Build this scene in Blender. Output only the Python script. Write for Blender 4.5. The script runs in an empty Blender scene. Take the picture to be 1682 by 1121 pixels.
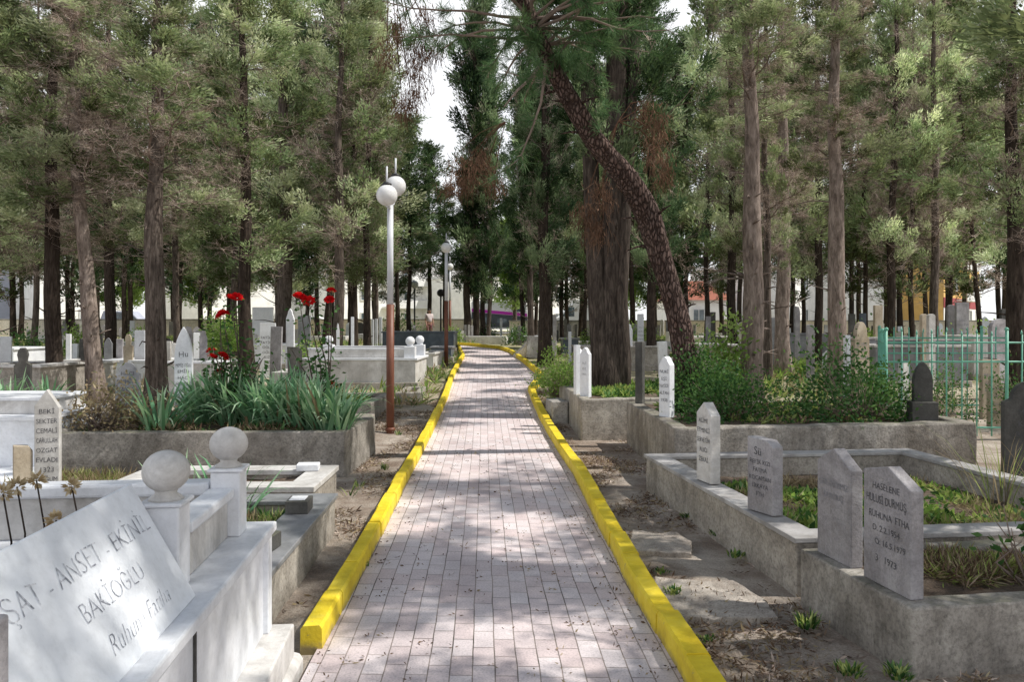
import bpy, bmesh, math, random
import numpy as np
from mathutils import Vector, Matrix, noise, Euler

random.seed(7)
scene = bpy.context.scene
COL = scene.collection
F = 1300.0; CX = 841.0; HY = 533.0; EYE = 1.6
PI = math.pi
R = math.radians

# ------------------------------------------------------------------ terrain
def g(y):
    """ground height: level near the camera, a gentle climb, then level again"""
    if y < 9: return 0.0
    if y < 13: return 0.035 * (y - 9) ** 2 / 8.0
    if y < 30: return 0.07 + 0.035 * (y - 13)
    if y < 36:
        t = (y - 30) / 6.0
        return 0.665 + 0.035 * 6 * (t - t * t / 2)
    return 0.77
def at(px, py, Y):
    return Vector(((px - CX) / F * Y, Y, EYE - (py - HY) / F * Y))
def G(px, py, dz=0.0):
    """point of the ground (raised by dz) that shows at a place of the photo"""
    lo, hi = 1.0, 400.0
    for _ in range(60):
        m = (lo + hi) / 2
        if EYE - (py - HY) / F * m > g(m) + dz: lo = m
        else: hi = m
    return Vector(((px - CX) / F * lo, lo, g(lo) + dz))

# ------------------------------------------------------------------ object helpers
def tag(o, label=None, cat=None, group=None, kind=None):
    if label: o['label'] = label
    if cat: o['category'] = cat
    if group: o['group'] = group
    if kind: o['kind'] = kind
    return o
def empty(name, loc, rz=0.0, label=None, cat=None, group=None):
    o = bpy.data.objects.new(name, None); COL.objects.link(o)
    o.empty_display_size = 0.2
    o.location = loc; o.rotation_euler = (0, 0, rz)
    return tag(o, label, cat, group)
def link(name, me, parent=None, bevel=0.0, smooth=False, seg=2):
    o = bpy.data.objects.new(name, me); COL.objects.link(o)
    if parent is not None: o.parent = parent
    if smooth:
        me.polygons.foreach_set('use_smooth', [True] * len(me.polygons))
    if bevel > 0:
        m = o.modifiers.new('edge', 'BEVEL'); m.width = bevel; m.segments = seg
        m.limit_method = 'ANGLE'; m.angle_limit = R(38); m.harden_normals = False
    return o
def copy_tree(o, parent=None):
    c = o.copy(); COL.objects.link(c)
    if parent is not None: c.parent = parent
    for ch in list(o.children): copy_tree(ch, c)
    return c

class MB:
    """collects shapes into one mesh"""
    def __init__(s): s.bm = bmesh.new()
    def box(s, x0, x1, y0, y1, z0, z1, mat=0):
        vs = [s.bm.verts.new(p) for p in ((x0,y0,z0),(x1,y0,z0),(x1,y1,z0),(x0,y1,z0),(x0,y0,z1),(x1,y0,z1),(x1,y1,z1),(x0,y1,z1))]
        for f in ((3,2,1,0),(4,5,6,7),(0,1,5,4),(1,2,6,5),(2,3,7,6),(3,0,4,7)):
            s.bm.faces.new([vs[i] for i in f]).material_index = mat
        return vs
    def prism(s, poly, fn0, fn1, mat=0):
        a = [s.bm.verts.new(fn0(*p)) for p in poly]; b = [s.bm.verts.new(fn1(*p)) for p in poly]
        n = len(poly)
        s.bm.faces.new(a[::-1]).material_index = mat; s.bm.faces.new(b).material_index = mat
        for i in range(n):
            s.bm.faces.new((a[i], a[(i+1)%n], b[(i+1)%n], b[i])).material_index = mat
    def tube(s, pts, rad, n=8, cap=True, mat=0, wob=0.0, seed=0):
        pts = [Vector(p) for p in pts]
        if not isinstance(rad, (list, tuple)): rad = [rad] * len(pts)
        rings = []; nrm = None
        for i, p in enumerate(pts):
            t = (pts[min(i+1, len(pts)-1)] - pts[max(i-1, 0)]).normalized()
            if nrm is None: nrm = t.orthogonal().normalized() if abs(t.z) < .95 else Vector((1,0,0))
            nrm = (nrm - t * nrm.dot(t)).normalized(); b = t.cross(nrm)
            ring = []
            for k in range(n):
                a = 2*PI*k/n; d = nrm*math.cos(a) + b*math.sin(a)
                r = rad[i]
                if wob: r *= 1 + wob * (noise.noise(Vector((d.x*1.6+seed, d.y*1.6, p.z*.9))) + .5*noise.noise(Vector((d.x*4+seed, d.y*4, p.z*2.5))))
                ring.append(s.bm.verts.new(p + d*r))
            rings.append(ring)
        for i in range(len(rings)-1):
            for k in range(n):
                f = s.bm.faces.new((rings[i][k], rings[i][(k+1)%n], rings[i+1][(k+1)%n], rings[i+1][k])); f.smooth = True; f.material_index = mat
        if cap:
            s.bm.faces.new(rings[0][::-1]).material_index = mat; s.bm.faces.new(rings[-1]).material_index = mat
    def lathe(s, prof, c=(0,0,0), n=20, mat=0):
        rings = []
        for r, z in prof:
            if r < 1e-5: rings.append([s.bm.verts.new((c[0], c[1], c[2]+z))])
            else: rings.append([s.bm.verts.new((c[0]+r*math.cos(2*PI*k/n), c[1]+r*math.sin(2*PI*k/n), c[2]+z)) for k in range(n)])
        for a, b in zip(rings, rings[1:]):
            for k in range(n):
                if len(a) == 1 and len(b) == 1: continue
                if len(a) == 1: f = s.bm.faces.new((a[0], b[(k+1)%n], b[k]))
                elif len(b) == 1: f = s.bm.faces.new((a[k], a[(k+1)%n], b[0]))
                else: f = s.bm.faces.new((a[k], a[(k+1)%n], b[(k+1)%n], b[k]))
                f.smooth = True; f.material_index = mat
        if len(rings[0]) > 1: s.bm.faces.new(rings[0][::-1])
        if len(rings[-1]) > 1: s.bm.faces.new(rings[-1])
    def ball(s, c, r, n=18, sz=1.0, mat=0):
        m = n // 2
        s.lathe([(r*math.sin(PI*i/m), -r*sz*math.cos(PI*i/m)) for i in range(m+1)], c, n, mat)
    def cut(s, step):
        for ax in range(3):
            lo = min(v.co[ax] for v in s.bm.verts); hi = max(v.co[ax] for v in s.bm.verts)
            k = int((hi-lo)/step)
            for i in range(1, k+1):
                no = [0,0,0]; no[ax] = 1; co = [0,0,0]; co[ax] = lo + (hi-lo)*i/(k+1)
                bmesh.ops.bisect_plane(s.bm, geom=s.bm.verts[:]+s.bm.edges[:]+s.bm.faces[:], plane_co=co, plane_no=no)
    def jitter(s, amp, sc=5.0, off=(0,0,0)):
        o = Vector(off)
        for v in s.bm.verts:
            p = v.co*sc + o
            v.co += amp*(noise.noise_vector(p) + .6*noise.noise_vector(p*3.1))
    def build(s, name, mats, parent=None, bevel=0.0, loc=None, rot=None, seg=2):
        me = bpy.data.meshes.new(name)
        bmesh.ops.recalc_face_normals(s.bm, faces=s.bm.faces[:])
        s.bm.to_mesh(me); s.bm.free()
        for m in (mats if isinstance(mats, (list, tuple)) else [mats]): me.materials.append(m)
        o = link(name, me, parent, bevel, False, seg)
        if loc is not None: o.location = loc
        if rot is not None: o.rotation_euler = rot
        return o

class NB:
    """numpy mesh builder for foliage"""
    def __init__(s): s.v=[]; s.f=[]; s.m=[]; s.sh=[]; s.n=0
    def add(s, v, f, mat=0, shade=.5):
        v = np.asarray(v, np.float32); f = np.asarray(f, np.int32)
        s.v.append(v); s.f.append(f + s.n); s.m.append(np.full(len(f), mat, np.int32))
        s.sh.append(np.broadcast_to(np.asarray(shade, np.float32), (len(v),)).copy()); s.n += len(v)
    def leaves(s, pos, d, L, W, shade, mat=0, rng=None, wide=.45, nrm=None):
        n = len(pos)
        if n == 0: return
        d = d/np.linalg.norm(d, axis=1, keepdims=True)
        side = np.cross(d, rng.normal(size=(n,3)) if nrm is None else nrm+rng.normal(0,.38,(n,3))); side /= np.linalg.norm(side, axis=1, keepdims=True)+1e-9
        L = np.broadcast_to(L, (n,))[:,None]; W = np.broadcast_to(W, (n,))[:,None]
        m = pos + d*L*wide
        v = np.stack([pos, m+side*W*.5, pos+d*L, m-side*W*.5], 1).reshape(-1,3)
        s.add(v, np.arange(n*4).reshape(n,4), mat, np.repeat(np.broadcast_to(shade,(n,)),4))
    def prisms(s, p0, p1, r0, r1, shade=.5, mat=0, k=3):
        n = len(p0)
        if n == 0: return
        d = p1-p0; d = d/(np.linalg.norm(d,axis=1,keepdims=True)+1e-9)
        ref = np.where(np.abs(d[:,2:3])>.9, np.array([[1.,0,0]]), np.array([[0,0,1.]]))
        a = np.cross(d, ref); a /= np.linalg.norm(a,axis=1,keepdims=True)+1e-9
        b = np.cross(d, a)
        r0 = np.broadcast_to(r0,(n,))[:,None]; r1 = np.broadcast_to(r1,(n,))[:,None]
        vs = []
        for p, r in ((p0,r0),(p1,r1)):
            for i in range(k):
                t = 2*PI*i/k; vs.append(p + (a*math.cos(t)+b*math.sin(t))*r)
        v = np.stack(vs,1).reshape(-1,3)
        base = (np.arange(n)*2*k)[:,None]
        f = np.concatenate([base+np.array([[i,(i+1)%k,k+(i+1)%k,k+i]]) for i in range(k)],0)
        s.add(v, f, mat, np.repeat(np.broadcast_to(shade,(n,)),2*k))
    def blade(s, base, az, L, W, lean, droop, shade, mat=0, seg=5, fold=0.0):
        """one strap-shaped leaf that arches over"""
        dirx, diry = math.cos(az), math.sin(az); sx, sy = -diry, dirx
        p = np.array(base, float); th = lean; vs=[]
        for i in range(seg+1):
            t = i/seg; w = W*(.75+.5*t if t<.4 else .95*(1-(t-.4)/.6)**.7+.02)*.5
            vs.append(p+np.array([sx*w, sy*w, 0])); vs.append(p-np.array([sx*w, sy*w, 0]))
            st = L/seg
            p = p + np.array([dirx*math.sin(th)*st, diry*math.sin(th)*st, math.cos(th)*st]); th += droop/seg*(0.4+1.2*t)
        f = [[2*i,2*i+1,2*i+3,2*i+2] for i in range(seg)]
        s.add(np.array(vs), f, mat, np.array([shade*(.75+.35*(i//2)/seg) for i in range(2*seg+2)]))
    def mesh(s, name, mats):
        me = bpy.data.meshes.new(name)
        v = np.concatenate(s.v); me.vertices.add(len(v)); me.vertices.foreach_set('co', v.ravel())
        tot = np.concatenate([np.full(len(f), f.shape[1], np.int32) for f in s.f])
        li = np.concatenate([f.ravel() for f in s.f]).astype(np.int32)
        me.loops.add(len(li)); me.loops.foreach_set('vertex_index', li)
        me.polygons.add(len(tot)); st = np.concatenate([[0], np.cumsum(tot)[:-1]]).astype(np.int32)
        me.polygons.foreach_set('loop_start', st)
        for m in mats: me.materials.append(m)
        me.polygons.foreach_set('material_index', np.concatenate(s.m))
        a = me.attributes.new('shade', 'FLOAT', 'POINT'); a.data.foreach_set('value', np.concatenate(s.sh))
        me.update(calc_edges=True)
        return me
    def build(s, name, mats, parent=None, loc=None):
        o = link(name, s.mesh(name, mats), parent)
        if loc is not None: o.location = loc
        return o

# ------------------------------------------------------------------ materials
class NT:
    def __init__(s, name):
        s.m = bpy.data.materials.new(name); s.m.use_nodes = True
        s.nt = s.m.node_tree; s.nt.nodes.clear()
        s.out = s.n('ShaderNodeOutputMaterial')
    def n(s, t, **kw):
        x = s.nt.nodes.new(t)
        for k, v in kw.items(): setattr(x, k, v)
        return x
    def l(s, a, b): s.nt.links.new(a, b)
    def pos(s, sc=(1,1,1), obj=False):
        if obj:
            tc = s.n('ShaderNodeTexCoord').outputs['Object']
        else: tc = s.n('ShaderNodeNewGeometry').outputs['Position']
        mp = s.n('ShaderNodeMapping'); mp.inputs['Scale'].default_value = sc
        s.l(tc, mp.inputs['Vector']); return mp.outputs['Vector']
    def noise(s, vec, scale, detail=6, rough=.6, dist=0.0):
        x = s.n('ShaderNodeTexNoise'); x.inputs['Scale'].default_value = scale; x.inputs['Detail'].default_value = detail
        x.inputs['Roughness'].default_value = rough; x.inputs['Distortion'].default_value = dist
        s.l(vec, x.inputs['Vector']); return x.outputs['Fac']
    def bark_noise(s):
        x = s.n('ShaderNodeTexNoise'); x.inputs['Scale'].default_value = 9; x.inputs['Detail'].default_value = 5
        s.l(s.pos(), x.inputs['Vector']); return x.outputs['Color']
    def ramp(s, fac, stops):
        x = s.n('ShaderNodeValToRGB'); el = x.color_ramp.elements
        while len(el) < len(stops): el.new(.5)
        for e, (p, c) in zip(el, stops):
            e.position = p; e.color = (c[0], c[1], c[2], 1) if isinstance(c, (tuple, list)) else (c, c, c, 1)
        s.l(fac, x.inputs['Fac']); return x.outputs['Color']
    def mix(s, fac, a, b, mode='MIX'):
        x = s.n('ShaderNodeMix', data_type='RGBA', blend_type=mode)
        if isinstance(fac, float): x.inputs['Factor'].default_value = fac
        else: s.l(fac, x.inputs['Factor'])
        for i, v in ((6, a), (7, b)):
            if isinstance(v, tuple): x.inputs[i].default_value = (v[0], v[1], v[2], 1)
            else: s.l(v, x.inputs[i])
        return x.outputs[2]
    def math(s, op, a, b=None):
        x = s.n('ShaderNodeMath', operation=op)
        for i, v in enumerate((a, b)):
            if v is None: continue
            if isinstance(v, (int, float)): x.inputs[i].default_value = v
            else: s.l(v, x.inputs[i])
        return x.outputs[0]
    def bsdf(s, color, rough=.8, bump=None, bstr=.3, bdist=.02, spec=.3, metal=0.0):
        p = s.n('ShaderNodeBsdfPrincipled')
        if isinstance(color, tuple): p.inputs['Base Color'].default_value = (*color, 1)
        else: s.l(color, p.inputs['Base Color'])
        if isinstance(rough, (int, float)): p.inputs['Roughness'].default_value = rough
        else: s.l(rough, p.inputs['Roughness'])
        p.inputs['Specular IOR Level'].default_value = spec; p.inputs['Metallic'].default_value = metal
        if bump is not None:
            b = s.n('ShaderNodeBump'); b.inputs['Strength'].default_value = bstr; b.inputs['Distance'].default_value = bdist
            s.l(bump, b.inputs['Height']); s.l(b.outputs['Normal'], p.inputs['Normal'])
        s.l(p.outputs[0], s.out.inputs['Surface']); return p

def stone_mat(name, c0, c1, c2, sc=2.2, streak=.55, grime=(.10,.09,.075), gr_amt=(.52,.75), fine=45, bstr=.35, rough=.75, spot=0.0, top_moss=0.0, grain=None):
    if grain is None: grain = .18 if 'marble' in name else (.4 if 'headstone' in name else .8)
    """weathered stone / cement: mottled, rain streaks down the sides, fine grain"""
    t = NT(name); p = t.pos(); pv = t.pos((7,7,.55))
    col = t.ramp(t.noise(p, sc, 8, .65, .4), [(.3,c0),(.5,c1),(.72,c2)])
    st = t.ramp(t.noise(pv, 1.3, 5, .6), [(gr_amt[0],0.0),(gr_amt[1],1.0)])
    st2 = t.ramp(t.noise(p, 1.5, 9, .78, .8), [(.44,0.0),(.60,1.0)])
    k = t.math('MULTIPLY', st, streak*.55); k2 = t.math('MULTIPLY', st2, streak*.85)
    col = t.mix(k, col, grime); col = t.mix(k2, col, grime)
    fn = t.noise(p, fine, 4, .7)
    col = t.mix(grain, col, t.ramp(fn, [(.30,.45),(.52,1.0),(.75,1.2)]), 'MULTIPLY')
    col = t.mix(grain*.65, col, t.ramp(t.noise(p, 11, 6, .75), [(.34,.45),(.5,1.0),(.7,1.18)]), 'MULTIPLY')
    if spot > 0:
        v = t.n('ShaderNodeTexVoronoi'); v.inputs['Scale'].default_value = 26; t.l(p, v.inputs['Vector'])
        sp = t.ramp(v.outputs['Distance'], [(.1,1.0),(.22,0.0)])
        lm = t.ramp(t.noise(p, 3.2, 3), [(.5,0.0),(.62,1.0)])
        col = t.mix(t.math('MULTIPLY', t.math('MULTIPLY', sp, lm), spot), col, (.30,.29,.22))
    if top_moss > 0:
        ng = t.n('ShaderNodeNewGeometry'); sx = t.n('ShaderNodeSeparateXYZ'); t.l(ng.outputs['Normal'], sx.inputs[0])
        mk = t.math('MULTIPLY', t.ramp(sx.outputs['Z'], [(.5,0.0),(.9,1.0)]), t.ramp(t.noise(p, 4, 6), [(.4,0.0),(.65,1.0)]))
        col = t.mix(t.math('MULTIPLY', mk, top_moss), col, (.13,.13,.08))
    t.bsdf(col, rough, t.math('ADD', fn, t.noise(p, 9, 6, .7)), bstr, .012, .25)
    return t.m
def plain_mat(name, c, rough=.5, metal=0.0, spec=.4, var=.25, sc=8.0, bstr=.1):
    t = NT(name); p = t.pos()
    col = t.mix(var, c, t.ramp(t.noise(p, sc, 6), [(.3,.35),(.6,1.0),(.8,1.25)]), 'MULTIPLY')
    t.bsdf(col, rough, t.noise(p, sc*6, 3), bstr, .004, spec, metal)
    return t.m
def leaf_mat(name, dark, mid, light, trans=.35, tcol=None, rnd=.25, alt=None, tree=False):
    t = NT(name)
    a = t.n('ShaderNodeAttribute', attribute_name='shade')
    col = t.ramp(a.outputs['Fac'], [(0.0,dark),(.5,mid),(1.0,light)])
    oi = t.n('ShaderNodeObjectInfo')
    if alt: col = t.mix(t.math('MULTIPLY', oi.outputs['Random'], rnd), col, alt)
    p = t.pos()
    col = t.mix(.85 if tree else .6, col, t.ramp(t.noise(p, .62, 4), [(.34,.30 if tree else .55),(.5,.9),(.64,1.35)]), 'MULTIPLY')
    if tree:
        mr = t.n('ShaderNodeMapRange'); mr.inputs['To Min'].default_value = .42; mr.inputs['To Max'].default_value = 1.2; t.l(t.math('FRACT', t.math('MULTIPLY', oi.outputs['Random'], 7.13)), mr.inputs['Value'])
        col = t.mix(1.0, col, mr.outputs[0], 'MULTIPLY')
    d = t.n('ShaderNodeBsdfDiffuse'); tr = t.n('ShaderNodeBsdfTranslucent'); mx = t.n('ShaderNodeMixShader')
    t.l(col, d.inputs['Color'])
    tc = t.mix(.5, col, tcol or light); t.l(tc, tr.inputs['Color'])
    mx.inputs[0].default_value = trans
    t.l(d.outputs[0], mx.inputs[1]); t.l(tr.outputs[0], mx.inputs[2]); t.l(mx.outputs[0], t.out.inputs['Surface'])
    return t.m
def bark_mat(name, c0, c1, c2, vs=(14,14,2.2), scale=1.6, bstr=.9, plates=False):
    t = NT(name); p = t.pos(vs); q = t.pos()
    n1 = t.noise(p, scale, 8, .7, .6)
    if plates:
        v = t.n('ShaderNodeTexVoronoi', feature='DISTANCE_TO_EDGE'); v.inputs['Scale'].default_value = 1.0
        mp = t.n('ShaderNodeMapping'); mp.inputs['Scale'].default_value = (26,26,8)
        t.l(t.mix(.06, t.n('ShaderNodeNewGeometry').outputs['Position'], t.bark_noise(), 'ADD'), mp.inputs['Vector'])
        t.l(mp.outputs['Vector'], v.inputs['Vector'])
        edge = t.ramp(v.outputs['Distance'], [(0.0,0.0),(.22,1.0)])
        col = t.mix(edge, c0, t.ramp(n1, [(.3,c1),(.7,c2)]))
        hgt = t.math('ADD', edge, t.math('MULTIPLY', n1, .5))
    else:
        col = t.ramp(n1, [(.34,c0),(.5,c1),(.68,c2)]); hgt = n1
    col = t.mix(.5, col, t.ramp(t.noise(q, 2.0, 5), [(.3,.55),(.6,1.0),(.75,1.25)]), 'MULTIPLY')
    t.bsdf(col, .95, hgt, bstr, .03, .1)
    return t.m

M = {}
M['concrete'] = stone_mat('weathered_concrete', (.29,.26,.225), (.43,.395,.35), (.55,.51,.455), 2.6, .6, (.15,.13,.108), top_moss=.6)
M['concrete_dark'] = stone_mat('dark_concrete', (.22,.20,.18), (.335,.31,.28), (.47,.44,.40), 3.2, .7, (.11,.098,.083), spot=.3, top_moss=.7)
M['concrete_old'] = stone_mat('cracked_concrete', (.19,.165,.142), (.36,.33,.295), (.54,.50,.455), 1.7, .7, (.125,.106,.086), (.45,.62), spot=.2, top_moss=.6, bstr=.6)
M['concrete_pale'] = stone_mat('pale_concrete', (.30,.28,.26), (.43,.41,.385), (.55,.53,.50), 3.0, .5, (.13,.11,.09), spot=.4)
M['marble'] = stone_mat('white_marble', (.68,.70,.74), (.77,.79,.83), (.84,.85,.88), 1.6, .24, (.40,.39,.385), (.5,.8), 30, .10, .42)
M['marble_plate'] = stone_mat('clean_marble', (.78,.82,.88), (.83,.865,.92), (.86,.885,.93), .8, .05, (.6,.61,.63), (.5,.8), 24, .05, .32)
M['marble_old'] = stone_mat('old_marble', (.50,.485,.47), (.64,.625,.61), (.75,.74,.725), 2.4, .5, (.20,.18,.155), (.45,.75), 40, .22, .6)
M['marble_worn'] = stone_mat('worn_grey_marble', (.30,.29,.285), (.42,.41,.41), (.55,.54,.535), 3.4, .5, (.17,.155,.14), (.45,.75), 55, .25, .6)
M['marble_grey'] = stone_mat('grey_marble', (.16,.165,.18), (.24,.245,.26), (.33,.335,.35), 4.0, .35, (.10,.10,.10), (.5,.8), 60, .12, .35)
M['slate'] = stone_mat('blue_grey_marble', (.065,.085,.115), (.10,.125,.16), (.15,.18,.22), 3.0, .4, (.07,.07,.075), (.5,.8), 50, .12, .4)
M['stone_grey'] = stone_mat('grey_headstone', (.25,.24,.255), (.37,.355,.37), (.47,.46,.47), 3.0, .6, (.13,.118,.118), (.46,.72), 70, .3, .8)
M['stone_dark'] = stone_mat('dark_headstone', (.06,.06,.058), (.10,.098,.092), (.155,.15,.14), 3.0, .5, (.035,.033,.03), (.46,.72), 60, .3, .8, top_moss=.5)
M['stone_beige'] = stone_mat('beige_headstone', (.36,.30,.22), (.47,.40,.31), (.56,.49,.39), 3.0, .4, (.22,.17,.11), (.46,.76), 50, .25, .75)
M['stone_tan'] = stone_mat('tan_wall_plaster', (.74,.66,.56), (.82,.75,.66), (.87,.82,.75), 1.2, .35, (.30,.25,.2), (.46,.76), 30, .2, .85)
M['ink'] = plain_mat('engraved_letter', (.10,.10,.11), .8, var=.8, sc=18.0)
M['ink_soft'] = plain_mat('faded_letter', (.22,.22,.24), .8)
def cut_mat():
    t = NT('cut_letter'); p = t.pos()
    t.bsdf(t.ramp(t.noise(p, 34, 4, .7), [(.40,(.20,.21,.25)),(.52,(.50,.52,.57)),(.62,(.78,.80,.84))]), .7); return t.m
M['ink_cut'] = cut_mat()
M['soil'] = stone_mat('bed_soil', (.07,.05,.036), (.135,.10,.075), (.22,.175,.135), 6.0, .4, (.05,.036,.026), fine=70, bstr=.9, rough=.95)
M['white_metal'] = plain_mat('white_pole_paint', (.62,.64,.68), .4, var=.25, sc=4)
M['brown_metal'] = plain_mat('red_brown_pole_paint', (.17,.062,.036), .5, var=.5, sc=6)
M['green_paint'] = plain_mat('green_fence_paint', (.15,.42,.31), .45, var=.4, sc=9)
M['black_metal'] = plain_mat('black_lamp_paint', (.03,.03,.032), .45)
M['dark_void'] = plain_mat('dark_recess', (.02,.02,.022), .9)
M['rubber'] = plain_mat('tyre_rubber', (.02,.02,.02), .9)
M['rim'] = plain_mat('wheel_rim', (.45,.45,.46), .35, .6)
M['car_white'] = plain_mat('white_car_paint', (.75,.75,.74), .25, var=.08)
M['car_grey'] = plain_mat('dark_grey_car_paint', (.07,.08,.09), .25, var=.1)
M['magenta'] = plain_mat('magenta_stripe', (.50,.03,.40), .35, var=.1)
M['lens'] = plain_mat('lamp_lens', (.7,.7,.65), .15, var=.05)
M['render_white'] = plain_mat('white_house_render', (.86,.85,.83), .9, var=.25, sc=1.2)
M['render_shade'] = plain_mat('pale_blue_shaded_render', (.40,.42,.50), .9, var=.25, sc=1.2)  # facade's shade put into this blue grey; one vehicle body uses it too
M['render_yellow'] = plain_mat('yellow_house_render', (.72,.46,.16), .9, var=.25, sc=1.2)
M['render_red'] = plain_mat('dark_red_house_band', (.34,.075,.085), .9, var=.25, sc=1.2)
M['roof_tile'] = plain_mat('red_roof_tiles', (.36,.13,.085), .9, var=.6, sc=14)
M['trim_white'] = plain_mat('white_window_frame', (.72,.72,.72), .6, var=.1)
def glass_mat():
    t = NT('window_glass'); p = t.pos()
    t.bsdf(t.ramp(t.noise(p, 1.5, 4), [(.35,(.03,.045,.055)),(.65,(.12,.16,.18))]), .08, None, spec=.8); return t.m
M['glass'] = glass_mat()
def globe_mat():
    t = NT('opal_globe'); p = t.pos()
    b = t.bsdf(t.ramp(t.noise(p, 5, 5), [(.3,(.62,.62,.62)),(.7,(.80,.80,.81))]), .22, None, spec=.5)
    b.inputs['Subsurface Weight'].default_value = .3; b.inputs['Subsurface Radius'].default_value = (.1,.1,.1)
    return t.m
M['globe'] = globe_mat()
def paint_mat():
    t = NT('yellow_kerb_paint'); p = t.pos()
    col = t.ramp(t.noise(p, 5, 7, .65), [(.3,(.62,.44,.012)),(.5,(.78,.59,.025)),(.72,(.87,.69,.07))])
    chip = t.ramp(t.noise(p, 16, 7, .75), [(.62,0.0),(.68,1.0)])
    col = t.mix(t.math('MULTIPLY', chip, .7), col, (.30,.25,.16))
    dirt = t.ramp(t.noise(p, 2.2, 6, .7), [(.48,0.0),(.72,1.0)])
    col = t.mix(t.math('MULTIPLY', dirt, .22), col, (.42,.31,.08))
    sz = t.n('ShaderNodeSeparateXYZ'); t.l(p, sz.inputs[0])
    ft = t.math('MULTIPLY', t.ramp(sz.outputs['Z'], [(.0,1.0),(.045,0.0)]), t.ramp(t.noise(p, 13, 5, .7), [(.38,0.0),(.56,1.0)]))
    col = t.mix(t.math('MULTIPLY', ft, .85), col, (.22,.18,.13))
    t.bsdf(col, .62, t.math('ADD', t.noise(p, 40, 4), t.noise(p, 8, 4)), .35, .012, .35)
    return t.m
M['yellow'] = paint_mat()
def brick_mat():
    t = NT('pink_grey_block_paving')
    uv = t.n('ShaderNodeUVMap', uv_map='UVMap').outputs['UV']; p = t.pos()
    wob = t.n('ShaderNodeTexNoise'); wob.inputs['Scale'].default_value = 2.3; wob.inputs['Detail'].default_value = 3; t.l(p, wob.inputs['Vector'])
    sub = t.n('ShaderNodeVectorMath', operation='MULTIPLY_ADD'); t.l(wob.outputs['Color'], sub.inputs[0]); sub.inputs[1].default_value = (.022,.018,0); t.l(uv, sub.inputs[2])
    b = t.n('ShaderNodeTexBrick'); t.l(sub.outputs[0], b.inputs['Vector'])
    b.offset = .5; b.inputs['Scale'].default_value = 1.0
    b.inputs['Brick Width'].default_value = .205; b.inputs['Row Height'].default_value = .103
    b.inputs['Mortar Size'].default_value = .0036; b.inputs['Mortar Smooth'].default_value = .35; b.inputs['Bias'].default_value = 0.0
    b.inputs['Color1'].default_value = (.66,.555,.555,1); b.inputs['Color2'].default_value = (.61,.56,.575,1); b.inputs['Mortar'].default_value = (.34,.29,.27,1)
    b2 = t.n('ShaderNodeTexBrick'); t.l(sub.outputs[0], b2.inputs['Vector']); b2.offset = .5
    b2.inputs['Scale'].default_value = 1.0; b2.inputs['Brick Width'].default_value = .205; b2.inputs['Row Height'].default_value = .103; b2.inputs['Mortar Size'].default_value = 0.0
    b2.inputs['Color1'].default_value = (.80,.80,.80,1); b2.inputs['Color2'].default_value = (1.14,1.12,1.10,1); b2.inputs['Bias'].default_value = .1
    col = t.mix(.6, b.outputs['Color'], b2.outputs['Color'], 'MULTIPLY')
    col = t.mix(.8, col, t.ramp(t.noise(p, 1.1, 7, .65), [(.3,(.66,.65,.66)),(.5,1.0),(.7,(1.14,1.13,1.12))]), 'MULTIPLY')
    col = t.mix(.7, col, t.ramp(t.noise(p, 90, 3, .7), [(.28,.55),(.5,1.0),(.75,1.2)]), 'MULTIPLY')
    mos = t.math('MULTIPLY', t.ramp(t.noise(p, 1.7, 5), [(.45,0.0),(.7,1.0)]), b.outputs['Fac'])
    col = t.mix(mos, col, (.05,.045,.035))
    # sand and dust gathered in patches
    du = t.ramp(t.noise(p, .8, 8, .72), [(.55,0.0),(.78,1.0)])
    col = t.mix(t.math('MULTIPLY', du, .45), col, (.42,.36,.30))
    h = t.math('SUBTRACT', t.math('MULTIPLY', t.noise(p, 60, 3), .25), b.outputs['Fac'])
    t.bsdf(col, .85, h, .5, .006, .2)
    return t.m
M['paving'] = brick_mat()
def dirt_mat():
    t = NT('dry_earth_and_litter'); p = t.pos()
    col = t.ramp(t.noise(p, 1.6, 9, .72, .5), [(.28,(.18,.14,.11)),(.42,(.35,.29,.24)),(.56,(.53,.465,.40)),(.72,(.68,.61,.54))])
    lit = t.ramp(t.noise(p, .55, 6, .7), [(.45,0.0),(.62,1.0)])
    red = t.ramp(t.noise(p, 22, 5, .8), [(.40,(.13,.085,.065)),(.6,(.30,.225,.175))])
    col = t.mix(t.math('MULTIPLY', lit, .75), col, red)
    col = t.mix(.8, col, t.ramp(t.noise(p, 75, 4, .8), [(.28,.4),(.5,1.0),(.74,1.45)]), 'MULTIPLY')
    # farther off the ground is grown over with dry grass
    sx = t.n('ShaderNodeSeparateXYZ'); t.l(p, sx.inputs[0])
    far = t.ramp(t.math('DIVIDE', sx.outputs['Y'], 60.0), [(.20,0.0),(.42,1.0)])
    gr = t.ramp(t.noise(p, 1.2, 7, .7), [(.35,(.20,.21,.08)),(.5,(.40,.38,.20)),(.66,(.60,.55,.38))])
    col = t.mix(t.math('MULTIPLY', far, .8), col, gr)
    h = t.math('ADD', t.noise(p, 60, 5, .8), t.noise(p, 12, 6, .7))
    t.bsdf(col, .95, h, .8, .03, .1)
    return t.m
M['dirt'] = dirt_mat()
M['rubble'] = stone_mat('crumbling_concrete', (.32,.275,.235), (.48,.43,.38), (.62,.56,.50), 5.0, .45, (.17,.135,.11), (.5,.75), 85, .9, .95)
M['asphalt'] = plain_mat('asphalt', (.16,.16,.165), .9, var=.4, sc=5)
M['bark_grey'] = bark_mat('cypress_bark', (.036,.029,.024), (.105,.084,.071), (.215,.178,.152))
M['bark_mid'] = bark_mat('furrowed_cypress_bark', (.026,.021,.018), (.07,.056,.047), (.15,.122,.104))
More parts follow.
